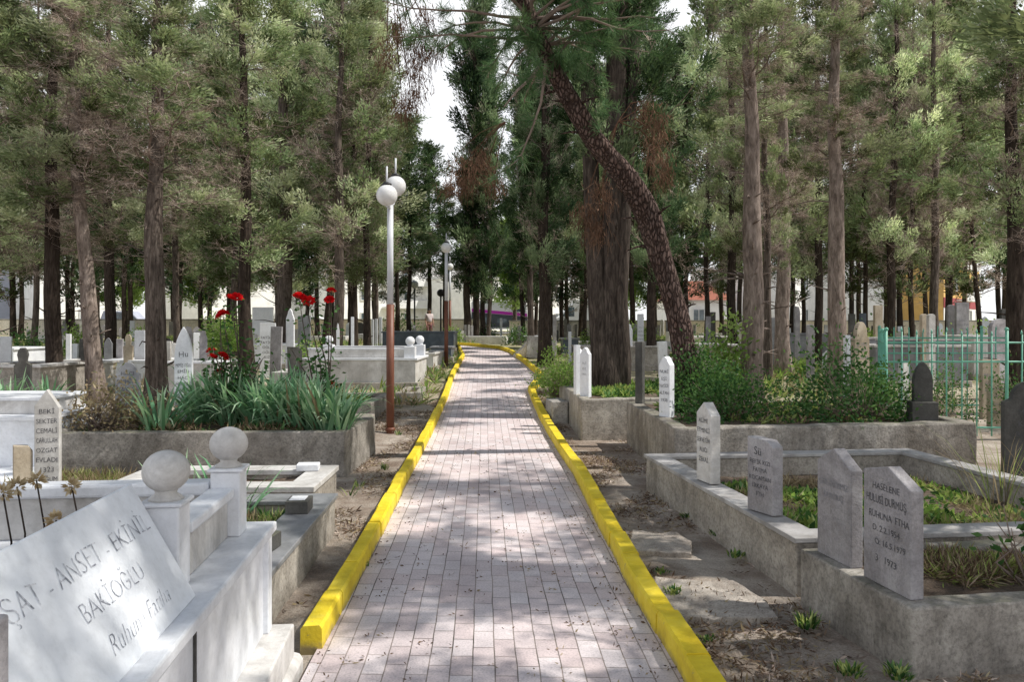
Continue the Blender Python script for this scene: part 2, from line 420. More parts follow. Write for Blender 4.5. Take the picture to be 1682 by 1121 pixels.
M['bark_dark'] = bark_mat('dark_cypress_bark', (.022,.017,.014), (.05,.038,.031), (.10,.078,.063))
M['bark_pale_sun'] = bark_mat('pale_sunlit_cypress_bark', (.10,.078,.066), (.24,.192,.165), (.42,.35,.31), (10,10,2.4))  # pale bark, brightened further to imitate sun on the trunks
M['bark_pine'] = bark_mat('pine_bark', (.04,.026,.022), (.105,.062,.05), (.20,.15,.135), (10,10,3), 1.5, 1.0, True)
M['twig'] = leaf_mat('dead_twig', (.06,.045,.036), (.38,.30,.255), (.82,.69,.61), .15, None)
M['twig_red'] = leaf_mat('brown_dead_foliage', (.07,.04,.028), (.17,.10,.068), (.28,.18,.125), .15, None)
M['leaf'] = leaf_mat('cypress_foliage', (.008,.018,.008), (.29,.425,.205), (.92,.98,.66), .28, (.60,.68,.28), .24, (.34,.30,.20), True)  # wide dark to light range, sun and shade painted into the foliage
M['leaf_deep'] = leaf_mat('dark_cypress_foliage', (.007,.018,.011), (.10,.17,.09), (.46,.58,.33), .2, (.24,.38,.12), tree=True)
M['needle'] = leaf_mat('pine_needle', (.02,.05,.022), (.085,.165,.08), (.24,.34,.18), .3, (.18,.28,.08))
M['leaf_bright'] = leaf_mat('bright_broad_leaf', (.05,.11,.02), (.19,.33,.08), (.50,.64,.24), .45, (.40,.55,.10))
M['leaf_shrub'] = leaf_mat('shrub_leaf', (.010,.032,.014), (.045,.115,.042), (.20,.34,.14), .35, (.20,.36,.06))
M['leaf_iris'] = leaf_mat('iris_leaf', (.045,.115,.065), (.17,.36,.20), (.52,.66,.46), .35, (.25,.42,.12))
M['leaf_dry'] = leaf_mat('dry_straw', (.13,.09,.05), (.32,.25,.15), (.52,.44,.29), .3, (.5,.42,.25))
M['leaf_lime'] = leaf_mat('weed_leaf', (.05,.09,.02), (.27,.34,.10), (.60,.66,.30), .4, (.40,.48,.10))
M['litter'] = leaf_mat('fallen_leaf', (.06,.038,.026), (.16,.105,.07), (.36,.28,.21), .1, None)
M['petal'] = leaf_mat('red_rose_petal', (.25,.004,.006), (.55,.010,.014), (.78,.03,.03), .3, (.8,.02,.02))
M['petal_dry'] = leaf_mat('dried_cream_petal', (.22,.13,.06), (.50,.38,.22), (.68,.58,.40), .3, (.6,.5,.3))
M['skin'] = plain_mat('skin', (.42,.25,.18), .6, var=.1)
M['shirt'] = plain_mat('pale_pink_shirt', (.72,.62,.62), .9, var=.1)
M['trousers'] = plain_mat('rose_trousers', (.36,.16,.17), .9, var=.1)
M['hair'] = plain_mat('black_hair', (.012,.010,.009), .6, var=.1)

# ------------------------------------------------------------------ lettering
def text_bm(s, size, shear=0.0, off=0.0, sx=1.0):
    cu = bpy.data.curves.new('t', 'FONT'); cu.body = s; cu.size = size; cu.align_x = 'CENTER'; cu.shear = shear; cu.offset = off; cu.resolution_u = 3
    o = bpy.data.objects.new('t', cu); COL.objects.link(o)
    dg = bpy.context.evaluated_depsgraph_get(); dg.update()
    me = bpy.data.meshes.new_from_object(o.evaluated_get(dg))
    vs = [(v.co.x*sx, v.co.y) for v in me.vertices]; fs = [tuple(p.vertices) for p in me.polygons]
    bpy.data.objects.remove(o); bpy.data.curves.remove(cu); bpy.data.meshes.remove(me)
    return vs, fs
def inscription(lines, fn, mat, parent, name='inscription', w=None, shear=0.0, thin=0.0):
    """lines: (text, size, x, z) laid on a face by fn(x, z)"""
    out = None
    for q, (s, size, x, z) in enumerate(lines):
        bm = bmesh.new(); sx = 1.0
        vs, fs = text_bm(s, size, shear, thin)
        if not vs: continue
        ww = max(v[0] for v in vs) - min(v[0] for v in vs)
        if w and ww > w: sx = w/ww
        def wob(a, b):
            n1 = noise.noise(Vector((a/size*1.1+x*31, q*7.3+z*17, 0))); n2 = noise.noise(Vector((a/size*2.3+5, b/size*2.0, q*3.1+x*9)))
            return a*sx + size*.05*n2, b*(1+.12*n1) + size*.07*n1
        bv = [bm.verts.new(fn(x+wob(a,b)[0], z+wob(a,b)[1])) for a, b in vs]
        for f in fs:
            try: bm.faces.new([bv[i] for i in f])
            except ValueError: pass
        me = bpy.data.meshes.new(name); bm.to_mesh(me); bm.free(); me.materials.append(mat)
        out = link(name, me, parent)
    return out
# ================================================================== SETTING
rng0 = np.random.default_rng(3)
def interp(poly, y):
    for (x0,y0),(x1,y1) in zip(poly, poly[1:]):
        if y0 <= y <= y1: return x0 + (x1-x0)*(y-y0)/(y1-y0)
    return poly[0][0] if y < poly[0][1] else poly[-1][0]
LK = [(-.83,1.0),(-.927,3.79),(-.953,5.14),(-1.06,8.16),(-1.24,15.2),(-1.42,19.5),(-1.55,25.9),(-2.0,30.6)]
RK = [(.85,1.0),(.765,3.54),(.709,4.73),(.641,8.42),(.557,10.2),(.42,13.4),(.33,16.6),(.55,18.2),(.66,19.5),(.35,23.5),(-.09,27.9),(-.55,29.9),(-2.0,32.3),(-4.2,34.6)]

def sheet(name, fz, xs, ys, mat, uvscale=None, kind='structure'):
    bm = bmesh.new(); rows = []
    for y in ys:
        rows.append([bm.verts.new((x, y, fz(x, y))) for x in xs])
    for i in range(len(ys)-1):
        for j in range(len(xs)-1):
            f = bm.faces.new((rows[i][j], rows[i][j+1], rows[i+1][j+1], rows[i+1][j])); f.smooth = True
    me = bpy.data.meshes.new(name); bm.to_mesh(me); bm.free(); me.materials.append(mat)
    return tag(link(name, me), kind=kind)
def gz(x, y):
    n = noise.noise(Vector((x*.9, y*.9, 3))) + .5*noise.noise(Vector((x*3.1, y*3.1, 9)))
    inside = interp(LK, y)-.25 < x < interp(RK, y)+.25 and y < 33
    return g(y) - .03 + (0 if inside else .028*n)
xs = sorted(set([-400,-250,-150,-90,-60,-40,-30,-24,-18,-14,-11,-9,-7.5] + [round(-6+.2*i,2) for i in range(61)] + [7.5,9,11,14,18,24,30,40,60,90,150,250,400]))
ys = sorted(set([-60,-30,-12,-5,-2] + [round(.2*i,2) for i in range(0,75)] + [15+.5*i for i in range(50)] + [40,44,48,54,60,70,85,110,150,220,350,600]))
tag(sheet('ground', gz, xs, ys, M['dirt']), 'dry bare earth and grass of the graveyard')

def path_mesh():
    bm = bmesh.new(); uvl = bm.loops.layers.uv.new('UVMap'); rows = []; ys_ = [1.0+.2*i for i in range(160)]
    for y in ys_:
        a = interp(LK, y)-.03; b = interp(RK, y)+.03
        if y > 30.6: a = min(a, -2.0-(y-30.6)*2.0)
        if b <= a+.05: break
        rows.append([bm.verts.new((a+(b-a)*k/10, y, g(y) + .006*noise.noise(Vector((a+(b-a)*k/10*1.0, y*1.3, 0))))) for k in range(11)])
    for r0, r1 in zip(rows, rows[1:]):
        for k in range(10):
            f = bm.faces.new((r0[k], r0[k+1], r1[k+1], r1[k])); f.smooth = True
            for lp in f.loops:
                c = lp.vert.co; lp[uvl].uv = (c.y + .04*c.x + 50, c.x + .035*c.y + 50)
    me = bpy.data.meshes.new('brick_path'); bm.to_mesh(me); bm.free(); me.materials.append(M['paving'])
    tag(link('brick_path', me), 'brick paved path running through the graves', kind='structure')
path_mesh()

def kerb(poly, side, y0, wd, ht, seed, label):
    """row of painted kerb stones; the poly is the edge toward the bricks"""
    rnd = random.Random(seed)
    P = [Vector((x, y, 0)) for x, y in poly]
    # resample at about half a metre
    segs = []; pts = []
    for a, b in zip(P, P[1:]):
        n = max(1, int((b-a).length/.1))
        for i in range(n): pts.append(a.lerp(b, i/n))
    pts.append(P[-1]); pts = [p for p in pts if p.y >= y0]
    m = MB(); i = 0
    while i < len(pts)-1:
        k = min(len(pts)-1, i + (5 if pts[i].y < 12 else 8)); blk = pts[i:k+1]
        dz = rnd.uniform(-.005,.005); dx = rnd.uniform(-.005,.005); dw = rnd.uniform(-.005,.006)
        rows = []
        for q, p in enumerate(blk):
            t = (blk[min(q+1,len(blk)-1)]-blk[max(q-1,0)]); t.normalize()
            nrm = Vector((t.y, -t.x, 0)) * side
            if q == 0: p = p + t*.0015
            if q == len(blk)-1: p = p - t*.0015
            z = g(p.y); o = p + nrm*dx
            prof = [(0,-.06),(.004,ht-.016),(.016,ht),(wd+dw-.016,ht),(wd+dw-.003,ht-.016),(wd+dw,-.06)]
            rows.append([m.bm.verts.new(o + nrm*a + Vector((0,0,z+b+dz + .004*noise.noise(Vector((p.x*7+a*30, p.y*7, b*20)))))) for a, b in prof])
        for r0, r1 in zip(rows, rows[1:]):
            for j in range(5):
                f = m.bm.faces.new((r0[j], r0[j+1], r1[j+1], r1[j]))
        m.bm.faces.new(rows[0]); m.bm.faces.new(rows[-1][::-1])
        i = k
    o = m.build('kerb', M['yellow']); tag(o, label, kind='structure')
kerb(LK, -1, 3.79, .108, .118, 1, 'yellow painted kerb stones along the left of the path')
kerb(RK, 1, 1.0, .125, .12, 2, 'yellow painted kerb stones along the right of the path')

# ================================================================== GRAVES
def inset(c, t):
    n = len(c); out = []
    for i in range(n):
        p, q, r_ = c[i-1], c[i], c[(i+1)%n]
        d0 = (q-p).normalized(); d1 = (r_-q).normalized()
        n0 = Vector((-d0.y, d0.x)); n1 = Vector((-d1.y, d1.x))
        b = n0+n1; b = b/max(.3, b.dot(n0)) ; out.append(q + b*t)
    return out
def ring_obj(name, c, t, z0, z1, mat, parent, step=.14, jit=.006, bev=.012, over=0.0):
    """a wall round a four sided plot (corners anticlockwise)"""
    c = [Vector(p) for p in c]
    if over: c = inset(c, -over); t = t + 2*over
    inn = inset(c, t); O = []; I = []
    for i in range(4):
        n = max(1, int((c[(i+1)%4]-c[i]).length/step))
        for k in range(n):
            O.append(c[i].lerp(c[(i+1)%4], k/n)); I.append(inn[i].lerp(inn[(i+1)%4], k/n))
    m = MB(); bm = m.bm; nz = max(1, int((z1-z0)/step)) if jit else 1; N = len(O)
    zz = [z0+(z1-z0)*k/nz for k in range(nz+1)]
    vo = [[bm.verts.new((p.x,p.y,z)) for p in O] for z in zz]; vi = [[bm.verts.new((p.x,p.y,z)) for p in I] for z in zz]
    for k in range(nz):
        for i in range(N):
            j = (i+1)%N
            bm.faces.new((vo[k][i], vo[k][j], vo[k+1][j], vo[k+1][i])); bm.faces.new((vi[k][j], vi[k][i], vi[k+1][i], vi[k+1][j]))
    for i in range(N):
        j = (i+1)%N
        bm.faces.new((vo[-1][i], vo[-1][j], vi[-1][j], vi[-1][i])); bm.faces.new((vo[0][j], vo[0][i], vi[0][i], vi[0][j]))
    if jit: m.jitter(jit, 4.0, (c[0].x*3, c[0].y*3, 0))
    return m.build(name, mat, parent, bev)
def soil_obj(c, t, z, parent, mat=None, hump=.03, name='soil'):
    c = inset([Vector(p) for p in c], t*.6); m = MB(); N = 14; rows = []
    for i in range(N+1):
        a = c[0].lerp(c[3], i/N); b = c[1].lerp(c[2], i/N)
        rows.append([m.bm.verts.new((*(a.lerp(b, k/N)), z + hump*(noise.noise(Vector((a.x+k*.35, a.y*1.5, i*.3)))+.4*noise.noise(Vector((k*1.1, i*1.1, a.x)))))) for k in range(N+1)])
    for r0, r1 in zip(rows, rows[1:]):
        for k in range(N): m.bm.faces.new((r0[k], r0[k+1], r1[k+1], r1[k])).smooth = True
    return m.build(name, mat or M['soil'], parent)
def planter(name, label, cat, corners, h, t, mat, soil_z, cap=None, group=None, jit=.006, smat=None, zoff=0.0, bev=.014):
    """corners in world XY, anticlockwise; local origin = first corner on the ground"""
    c0 = corners[0]; e = empty(name, (c0[0], c0[1], zoff), 0, label, cat, group)
    lc = [(p[0]-c0[0], p[1]-c0[1]) for p in corners]
    ring_obj('wall', lc, t, -.25, h, mat, e, jit=jit, bev=bev)
    if cap: ring_obj('coping', lc, t, h+.001, h+cap[1], cap[0], e, jit=.0015, bev=.006, over=cap[2], step=.3)
    soil_obj(lc, t, soil_z, e, smat)
    return e
def rect(x, y, rz, ax, ay):
    c, s = math.cos(rz), math.sin(rz)
    return [(x+a*c-b*s, y+a*s+b*c) for a, b in ((0,0),(ax,0),(ax,ay),(0,ay))]

def profile(style, w, h, rr=None):
    a = w/2
    if style == 'gable': p = [(-a,0),(a,0),(a,h*.84),(.0,h),(-a,h*.86)]
    elif style == 'gable_low': p = [(-a,0),(a,0),(a,h*.855),(.04*w,h),(-a,h*.93)]
    elif style == 'slope': p = [(-a,0),(a,0),(a,h*.90),(a*.55,h*.985),(-a,h)]
    elif style == 'flat': p = [(-a,0),(a,0),(a,h),(-a,h)]
    elif style == 'round':
        r = a; p = [(-a,0),(a,0)] + [(r*math.cos(PI*i/10), h-a*.75+.75*r*math.sin(PI*i/10)) for i in range(11)]
    elif style == 'shoulder':
        p = [(-a,0),(a,0),(a,h*.80),(a*.72,h*.83)] + [(a*.72*math.cos(PI*i/8), h*.84+h*.16*math.sin(PI*i/8)) for i in range(1,8)] + [(-a*.72,h*.83),(-a,h*.80)]
    elif style == 'ogive':
        p = [(-a,0),(a,0),(a*1.02,h*.66)] + [(a*(1-t**2.2), h*(.66+.34*t**.9)) for t in (.3,.55,.75,.9)] + [(0,h)] + [(-a*(1-t**2.2), h*(.66+.34*t**.9)) for t in (.9,.75,.55,.3)] + [(-a*1.02,h*.66)]
    elif style == 'point': p = [(-a,0),(a,0),(a,h*.86),(a*.55,h*.93),(a*.5,h*.955),(0,h),(-a*.5,h*.955),(-a*.55,h*.93),(-a,h*.86)]
    elif style == 'turban':
        p = [(-a*.75,0),(a*.75,0),(a,h*.76),(a*.45,h*.8)] + [(a*.62*math.cos(x), h*.9+h*.1*math.sin(x)) for x in (-.6,0,.6,1.2,PI-1.2,PI-.6,PI,PI+.6)] + [(-a*.45,h*.8),(-a,h*.76)]
    return p
def slab(style, w, h, t, mat, parent=None, name='slab', bev=.006, wear=0.0):
    m = MB(); p = profile(style, w, h)
    m.prism(p, lambda x, z: (x, -t/2, z), lambda x, z: (x, t/2, z))
    return m.build(name, mat, parent, bev)
def headstone(label, loc, rz, style, w, h, t, mat, lines=None, ink='ink', tilt=0.0, group=None, lean=0.0, name='headstone', foot=None):
    e = empty(name, loc, rz, label, 'headstone', group)
    e.rotation_euler = (lean, tilt, rz)
    slab(style, w, h, t, mat, e)
    if foot: 
        m = MB(); m.box(-w*.7, w*.7, -t*1.2, t*1.2, -.12, foot); m.build('base', mat, e, .008)
    if lines:
        inscription(lines, lambda x, z: (x, -t/2-.002, z), M[ink], e, w=w*.84)
    return e
def rows(words, top, size, gap, x=0.0): return [(s, size, x, top-i*gap) for i, s in enumerate(words)]

# ---- the inscribed white tomb in the left foreground
T1 = empty('marble_tomb', (-1.105, 3.63, 0), R(5.4), 'big white marble tomb with sloped inscribed plate and ball topped posts beside the path', 'tomb')
m = MB(); m.box(-1.62,.095,-2.6,.05,-.2,.205); m.cut(.3); m.jitter(.002); m.build('plinth', M['marble_old'], T1, .008)
m = MB(); m.box(-1.5,-.02,-2.5,-.02,.20,.648); m.build('body', M['marble'], T1, .006)
m = MB(); m.box(-.085,.004,-.075,.002,.2055,.647); m.build('pilaster', M['marble'], T1, .005)
m = MB(); m.box(-.022,-.012,-1.10,-1.085,.21,.64); m.build('joint', M['stone_dark'], T1)
ring_obj('ledge', [(-1.53,-2.55),(.022,-2.55),(.022,.022),(-1.53,.022)], .36, .649, .692, M['marble'], T1, step=.4, jit=.001, bev=.008)
soil_obj([(-1.53,-2.55),(.022,-2.55),(.022,.022),(-1.53,.022)], .4, .665, T1)
def post_ball(x, y, z0, z1, r, w=.062):
    m = MB(); m.box(x-w, x+w, y-w, y+w, z0, z1); m.box(x-w-.012, x+w+.012, y-w-.012, y+w+.012, z1+.001, z1+.016)
    p = m.build('post', M['marble'], T1, .008)
    m = MB(); m.lathe([(w*.95,z1+.016),(w*.8,z1+.026),(w*.55,z1+.038),(w*.62,z1+.05)], (x,y,0), 20); zc = z1+.045+r*.86
    m.ball((x,y,zc), r, 28, .92); m.build('ball', M['marble_old'], p)
post_ball(-.14,-.19,.693,.968,.080)
post_ball(-.165,-.91,.693,.985,.078)
post_ball(-1.36,-.19,.693,.968,.080)
m = MB(); m.box(-.172,-.128,-.846,-.256,.693,.862); m.build('panel', M['marble_old'], T1, .004)
m = MB(); m.box(-.205,-.098,-.84,-.262,.863,.905); m.build('rail', M['marble'], T1, .010)
m = MB(); m.box(-1.296,-.205,-.215,-.170,.693,.868); m.build('panel', M['marble_old'], T1, .004)
m = MB(); m.box(-1.292,-.21,-.25,-.135,.869,.925); m.build('rail', M['marble'], T1, .012)
# the plate: a thick slab leaning over a wedge of marble
pa = Vector((-.040,0,.6935)); pb = Vector((-.250,0,1.075)); pu = (pb-pa).normalized(); pn = Vector((pu.z,0,-pu.x)); th = .036
def plate_pt(u, v, d=0.0): p = pa + pu*v + pn*d; return Vector((p.x, -.99+u, p.z))
m = MB(); L_ = (pb-pa).length
m.prism([(0,0),(L_,0),(L_,-th),(.02,-th)], lambda v, d: plate_pt(-1.10,v,d), lambda v, d: plate_pt(.0,v,d)); pl = m.build('plate', M['marble_plate'], T1, .006)
m = MB(); m.prism([(-.085,.694),(-.235,.99),(-.30,.694)], lambda x, z: (x,-2.05,z), lambda x, z: (x,-1.03,z)); m.build('plate_support', M['marble_old'], T1, .005)
inscription([('REŞAT - ANSET - EKİNİL', .086, -.52, .275)], lambda x, z: plate_pt(x, z, .0015), M['ink_cut'], pl, thin=-.0016)
inscription([('BAKİOĞLU', .080, -.44, .165)], lambda x, z: plate_pt(x, z, .0015), M['ink_cut'], pl, thin=-.0016)
inscription([('Ruhuna Fatiha', .078, -.39, .055)], lambda x, z: plate_pt(x, z, .0015), M['ink_cut'], pl, shear=.45, thin=-.0018)
m = MB(); m.box(-.17,-.052,-2.24,-2.125,.693,1.05); m.build('post', M['stone_grey'], T1, .008)
# pale kerb stub on the ground in front of the yellow kerb
m = MB(); m.prism([(0,-.05),(.10,-.05),(.10,.05),(.085,.075),(.05,.085),(.015,.075),(0,.05)], lambda x, z: (x,0,z), lambda x, z: (x,.42,z)); m.cut(.1); m.jitter(.003)
tag(m.build('stone_stub', M['marble_old'], None, .01, (-1.055,3.30,-.02), (0,0,.06)), 'short rounded pale stone stub on the ground before the left kerb end', 'stone block')

# ---- low dark ledged grave just behind it, with two small stone boxes
planter('low_grave', 'low concrete grave edging with dark marble ledge and two small stone boxes', 'grave', rect(-2.85,4.15,R(2.2),1.55,1.95), .245, .22, M['concrete'], .16, (M['marble_grey'],.035,.02))
def stone_box(x, y, z, rz, label):
    e = empty('stone_box', (x,y,z), rz, label, 'stone box', 'small grey stone boxes on the low ledge')
    m = MB(); m.box(-.078,.078,-.10,.10,0,.088); m.build('block', M['stone_dark'], e, .004)
    m = MB(); m.box(-.06,.05,-.065,.07,.0885,.093); m.build('lid', M['marble'], e, .002)
stone_box(-1.46, 4.62, .282, R(-6), 'small grey stone box with white lid nearest the white tomb')
stone_box(-1.50, 5.58, .282, R(4), 'small grey stone box with white lid at the far end of the ledge')
planter('low_grave', 'low worn grave edging with pale slabs in front of the iris bed', 'grave', rect(-3.4,6.55,R(1),1.74,.98), .20, .2, M['concrete'], .17, (M['marble_old'],.05,.02))
m = MB(); m.box(-.1,.1,-.07,.07,0,.065); m.cut(.08); m.jitter(.005)
tag(m.build('marble_block', M['marble'], None, .01, (-1.88,7.3,.251), (0,0,.15)), 'loose white marble block on the slab in front of the iris bed', 'stone block')
m = MB(); m.box(-.5,.5,-.09,.09,0,.06); m.cut(.15); m.jitter(.004)
tag(m.build('marble_strip', M['marble'], None, .008, (-3.0,6.3,-.0), (0,0,.02)), 'narrow white marble strip lying behind the ball topped rail', 'stone block')

# ---- raised concrete bed with the irises
B1 = planter('raised_bed', 'raised concrete bed full of irises left of the path', 'flower bed', [(-4.95,8.35),(-1.78,8.42),(-1.70,9.85),(-4.9,9.95)], .455, .15, M['concrete_dark'], .41, jit=.012)
# ---- white tiered tomb on the far left with its headstones
e = empty('marble_tomb', (-6.6,7.75,0), R(1.5), 'white two tiered marble tomb at the left edge behind a slim headstone', 'tomb')
m = MB(); m.box(-.4,1.75,-.25,1.9,-.2,.10); m.build('plinth', M['marble'], e, .006)
m = MB(); m.box(-.3,1.68,.55,1.8,.10,.585); m.build('body', M['marble'], e, .006)
m = MB(); m.box(-.33,1.72,.50,1.85,.586,.63); m.build('ledge', M['marble'], e, .006)
m = MB(); m.box(-.25,1.55,.75,1.6,.631,.775); m.build('tier', M['marble_old'], e, .006)
m = MB(); m.box(-.27,1.585,.72,1.63,.776,.81); m.build('ledge', M['marble'], e, .006)
headstone('slim white headstone with black lettering and pointed top left of the iris bed', (-4.22,7.2,-.05), R(14), 'gable', .205, 1.06, .075, M['marble_old'],
    rows(['BEKİ','SEKTER','CEMALİ','CARULLAH','OZGAT','EVLADI','1323','DOĞUM','1961'], .84, .062, .088), foot=.06)
headstone('short blank weathered headstone beside the slim lettered one', (-4.42,7.15,-.05), R(35), 'slope', .15, .56, .10, M['stone_beige'])
headstone('tall pale blue pointed headstone with black lettering rising from the irises', (-4.03,9.72,.40), R(16), 'ogive', .205, 1.17, .10, M['marble'],
    [('Hu', .095, 0, .80)] + rows(['MEMİŞ OĞLU','EMİN','HACI','MEHMET','RUHUNA','FATİHA','1331-1978'], .68, .055, .076))
headstone('grey slanted headstone with black lettering half hidden in dry stalks', (-4.66,9.6,.40), R(13), 'shoulder', .27, .74, .10, M['marble_grey'],
    rows(['HACI','RUHİYE','ÖZDEMİR','D. 1930','Ö. 1987'], .58, .065, .095), lean=R(-3))

# ---- right side
R1 = planter('raised_bed', 'grey concrete bed carrying two headstones in the near right corner', 'grave', rect(1.83,3.62,R(9.8),1.35,.97), .30, .14, M['concrete_dark'], .26, jit=.007)
headstone('grey headstone with cut lettering, nearer of the two on the near right bed', (1.872,3.895,.302), R(-80.2), 'gable_low', .365, .60, .07, M['stone_grey'],
    [('HASELENE',.046,.0,.475),('HULUSİ DURMUŞ',.058,.0,.405),('RUHUNA  FTHA',.05,.02,.33),('D. 2.2.1954',.045,.0,.265),('Ö. 16.5.1979',.045,.03,.20),('3   1973',.05,.0,.115)])
headstone('grey pointed headstone with faint lettering, farther of the two on the near right bed', (1.803,4.36,.302), R(-80.2), 'gable', .325, .615, .07, M['stone_grey'],
    [('GÜL DAYIMIZ',.05,0,.40),('DURMUŞ',.045,0,.335),('-   C',.045,.02,.21)], 'ink_soft')
R2 = planter('low_grave', 'long low concrete grave edging with pale marble ledge and weeds on the right', 'grave', rect(1.695,4.72,R(7.2),2.75,3.05), .295, .16, M['concrete'], .12, (M['marble_worn'],.034,.02))
headstone('slim pointed headstone with sunlit edge standing on the right marble ledge', (1.575,6.35,.336), R(-75), 'gable', .235, .64, .085, M['marble_old'],
    rows(['ALİME','ETMENLİ','SERVETİN','ALICI','ZEKAİ'], .475, .052, .078))
headstone('short grey slant topped headstone on the right marble ledge beside the weeds', (1.70,5.32,.336), R(-66), 'slope', .25, .50, .085, M['stone_grey'],
    [('Sü',.075,-.02,.385)] + rows(['REFİK KIZI','FATMA','KOCAMAN','ERKAYA','FTH'], .325, .042, .054))
R3 = planter('raised_bed', 'large cracked concrete bed holding the leaning pine and dark bushes', 'flower bed', [(1.64,7.95),(4.95,8.42),(4.75,10.85),(1.555,10.72)], .555, .17, M['concrete_old'], .52, jit=.014, bev=.02)
headstone('slim white pointed headstone with lettering at the foot of the leaning pine', (1.745,8.93,.55), R(-52), 'point', .155, .69, .085, M['marble'],
    rows(['NURİ','EŞİ','HATİCE','ALTAN','1938'], .50, .052, .08))
headstone('plain grey stone post at the far corner of the cracked concrete bed', (1.69,10.45,.55), R(-30), 'flat', .10, .82, .10, M['stone_dark'])
R4 = planter('raised_bed', 'concrete bed around the thick twin stemmed cypress right of the path', 'flower bed', [(.955,10.95),(3.4,11.3),(3.3,14.3),(.83,13.9)], .565, .16, M['concrete'], .535, jit=.012, bev=.02)
m = MB(); m.box(-.13,.13,-.3,.3,-.2,.33); m.cut(.12); m.jitter(.008)
tag(m.build('concrete_block', M['concrete_pale'], None, .015, (.72,12.75,.05), (0,0,.12)), 'small pale concrete block against the kerb below the white headstones', 'stone block')
for (x, y, w, h, rz, st, lab) in ((1.06,11.38,.15,.72,-40,'point','white pointed headstone, nearest of the cluster beside the path kerb'),
        (.965,11.75,.085,.74,-70,'flat','thin sunlit white headstone, leftmost of the cluster beside the path kerb'),
        (1.02,12.05,.13,.68,-50,'point','white pointed headstone, middle one of the cluster beside the path kerb')):
    headstone(lab, (x,y,.55), R(rz), st, w, h, .075, M['marble'], rows(['ALİ','ÖZ','1941'], h*.66, .045, .08) if st=='point' else None, 'ink_soft')
headstone('dark round shouldered headstone at the right corner of the cracked concrete bed', (4.52,8.72,.53), R(-10), 'ogive', .19, .66, .09, M['stone_dark'], foot=.22)
headstone('broad dark headstone with lettering at the right edge of the photo', (5.22,7.95,-.05), R(-16), 'shoulder', .52, 1.08, .11, M['stone_dark'],
    rows(['MÜFİDE','KARTAL','RUHUNA','FATİHA','1956'], .74, .075, .11), 'stone_grey' if False else 'ink')
# loose slabs on the earth strip between the kerb and the right graves
for (px, py, w, d, rz, mt, lab) in ((1082,892,.44,.52,-6,'rubble','pale worn concrete patch on the earth right of the kerb, under the first marble headstone'),
        (1160,985,.66,.62,-4,'rubble','pale worn concrete patch right of the kerb before the near right bed')):
    p = G(px, py); m = MB(); q = random.Random(px); poly = [(-w/2,-d/2),(w*.1,-d/2*1.06),(w/2,-d/2*.93),(w/2*.96,0),(w/2*.72,d/2),(0,d/2*.94),(-w/2*.86,d/2),(-w/2*1.04,0)]
    m.prism([(x+q.uniform(-.03,.03), y+q.uniform(-.03,.03)) for x, y in poly], lambda x, y: (x,y,-.05), lambda x, y: (x,y,.010)); m.cut(.07); m.jitter(.012, 7, (px,0,0))
    tag(m.build('concrete_slab', M[mt], None, .004, (p.x,p.y,0), (R(1.2),0,R(rz))), lab, 'slab')

# ---- green iron fence
def fence(p0, p1, h, z0, n, label, seed):
    d = Vector((p1[0]-p0[0], p1[1]-p0[1], 0)); L = d.length; rz = math.atan2(d.y, d.x); rnd = random.Random(seed)
    e = empty('iron_fence', (p0[0],p0[1],z0), rz, label, 'fence', 'green iron fences round one grave plot')
    for z in (h*.905, h*.72, .12):
        m = MB(); m.tube([(0,0,z),(L,0,z)], .014, 6); m.build('rail', M['green_paint'], e)
    for i in range(n+1):
        x = L*i/n; post = i in (0, n) or i == n//2; r = .024 if post else .0115
        m = MB(); hh = h + (.03 if post else rnd.uniform(-.04,.03)); m.tube([(x,.0,0),(x+rnd.uniform(-.01,.01),0,hh)], r, 6)
        if not post: m.lathe([(r,0),(.016,.02),(0,.07)], (x,0,hh), 6)
        else: m.ball((x,0,hh+.02), .03, 8)
        m.build('post' if post else 'bar', M['green_paint'], e)
fence((5.18,10.95),(8.6,11.1),1.44,.04,16,'green iron fence with upright bars facing the camera on the right',1)
fence((5.18,10.98),(6.22,13.4),1.40,.06,9,'green iron side fence running back from the corner post',2)
fence((6.22,13.4),(9.8,13.6),1.40,.10,14,'green iron rear fence seen through the front bars',3)

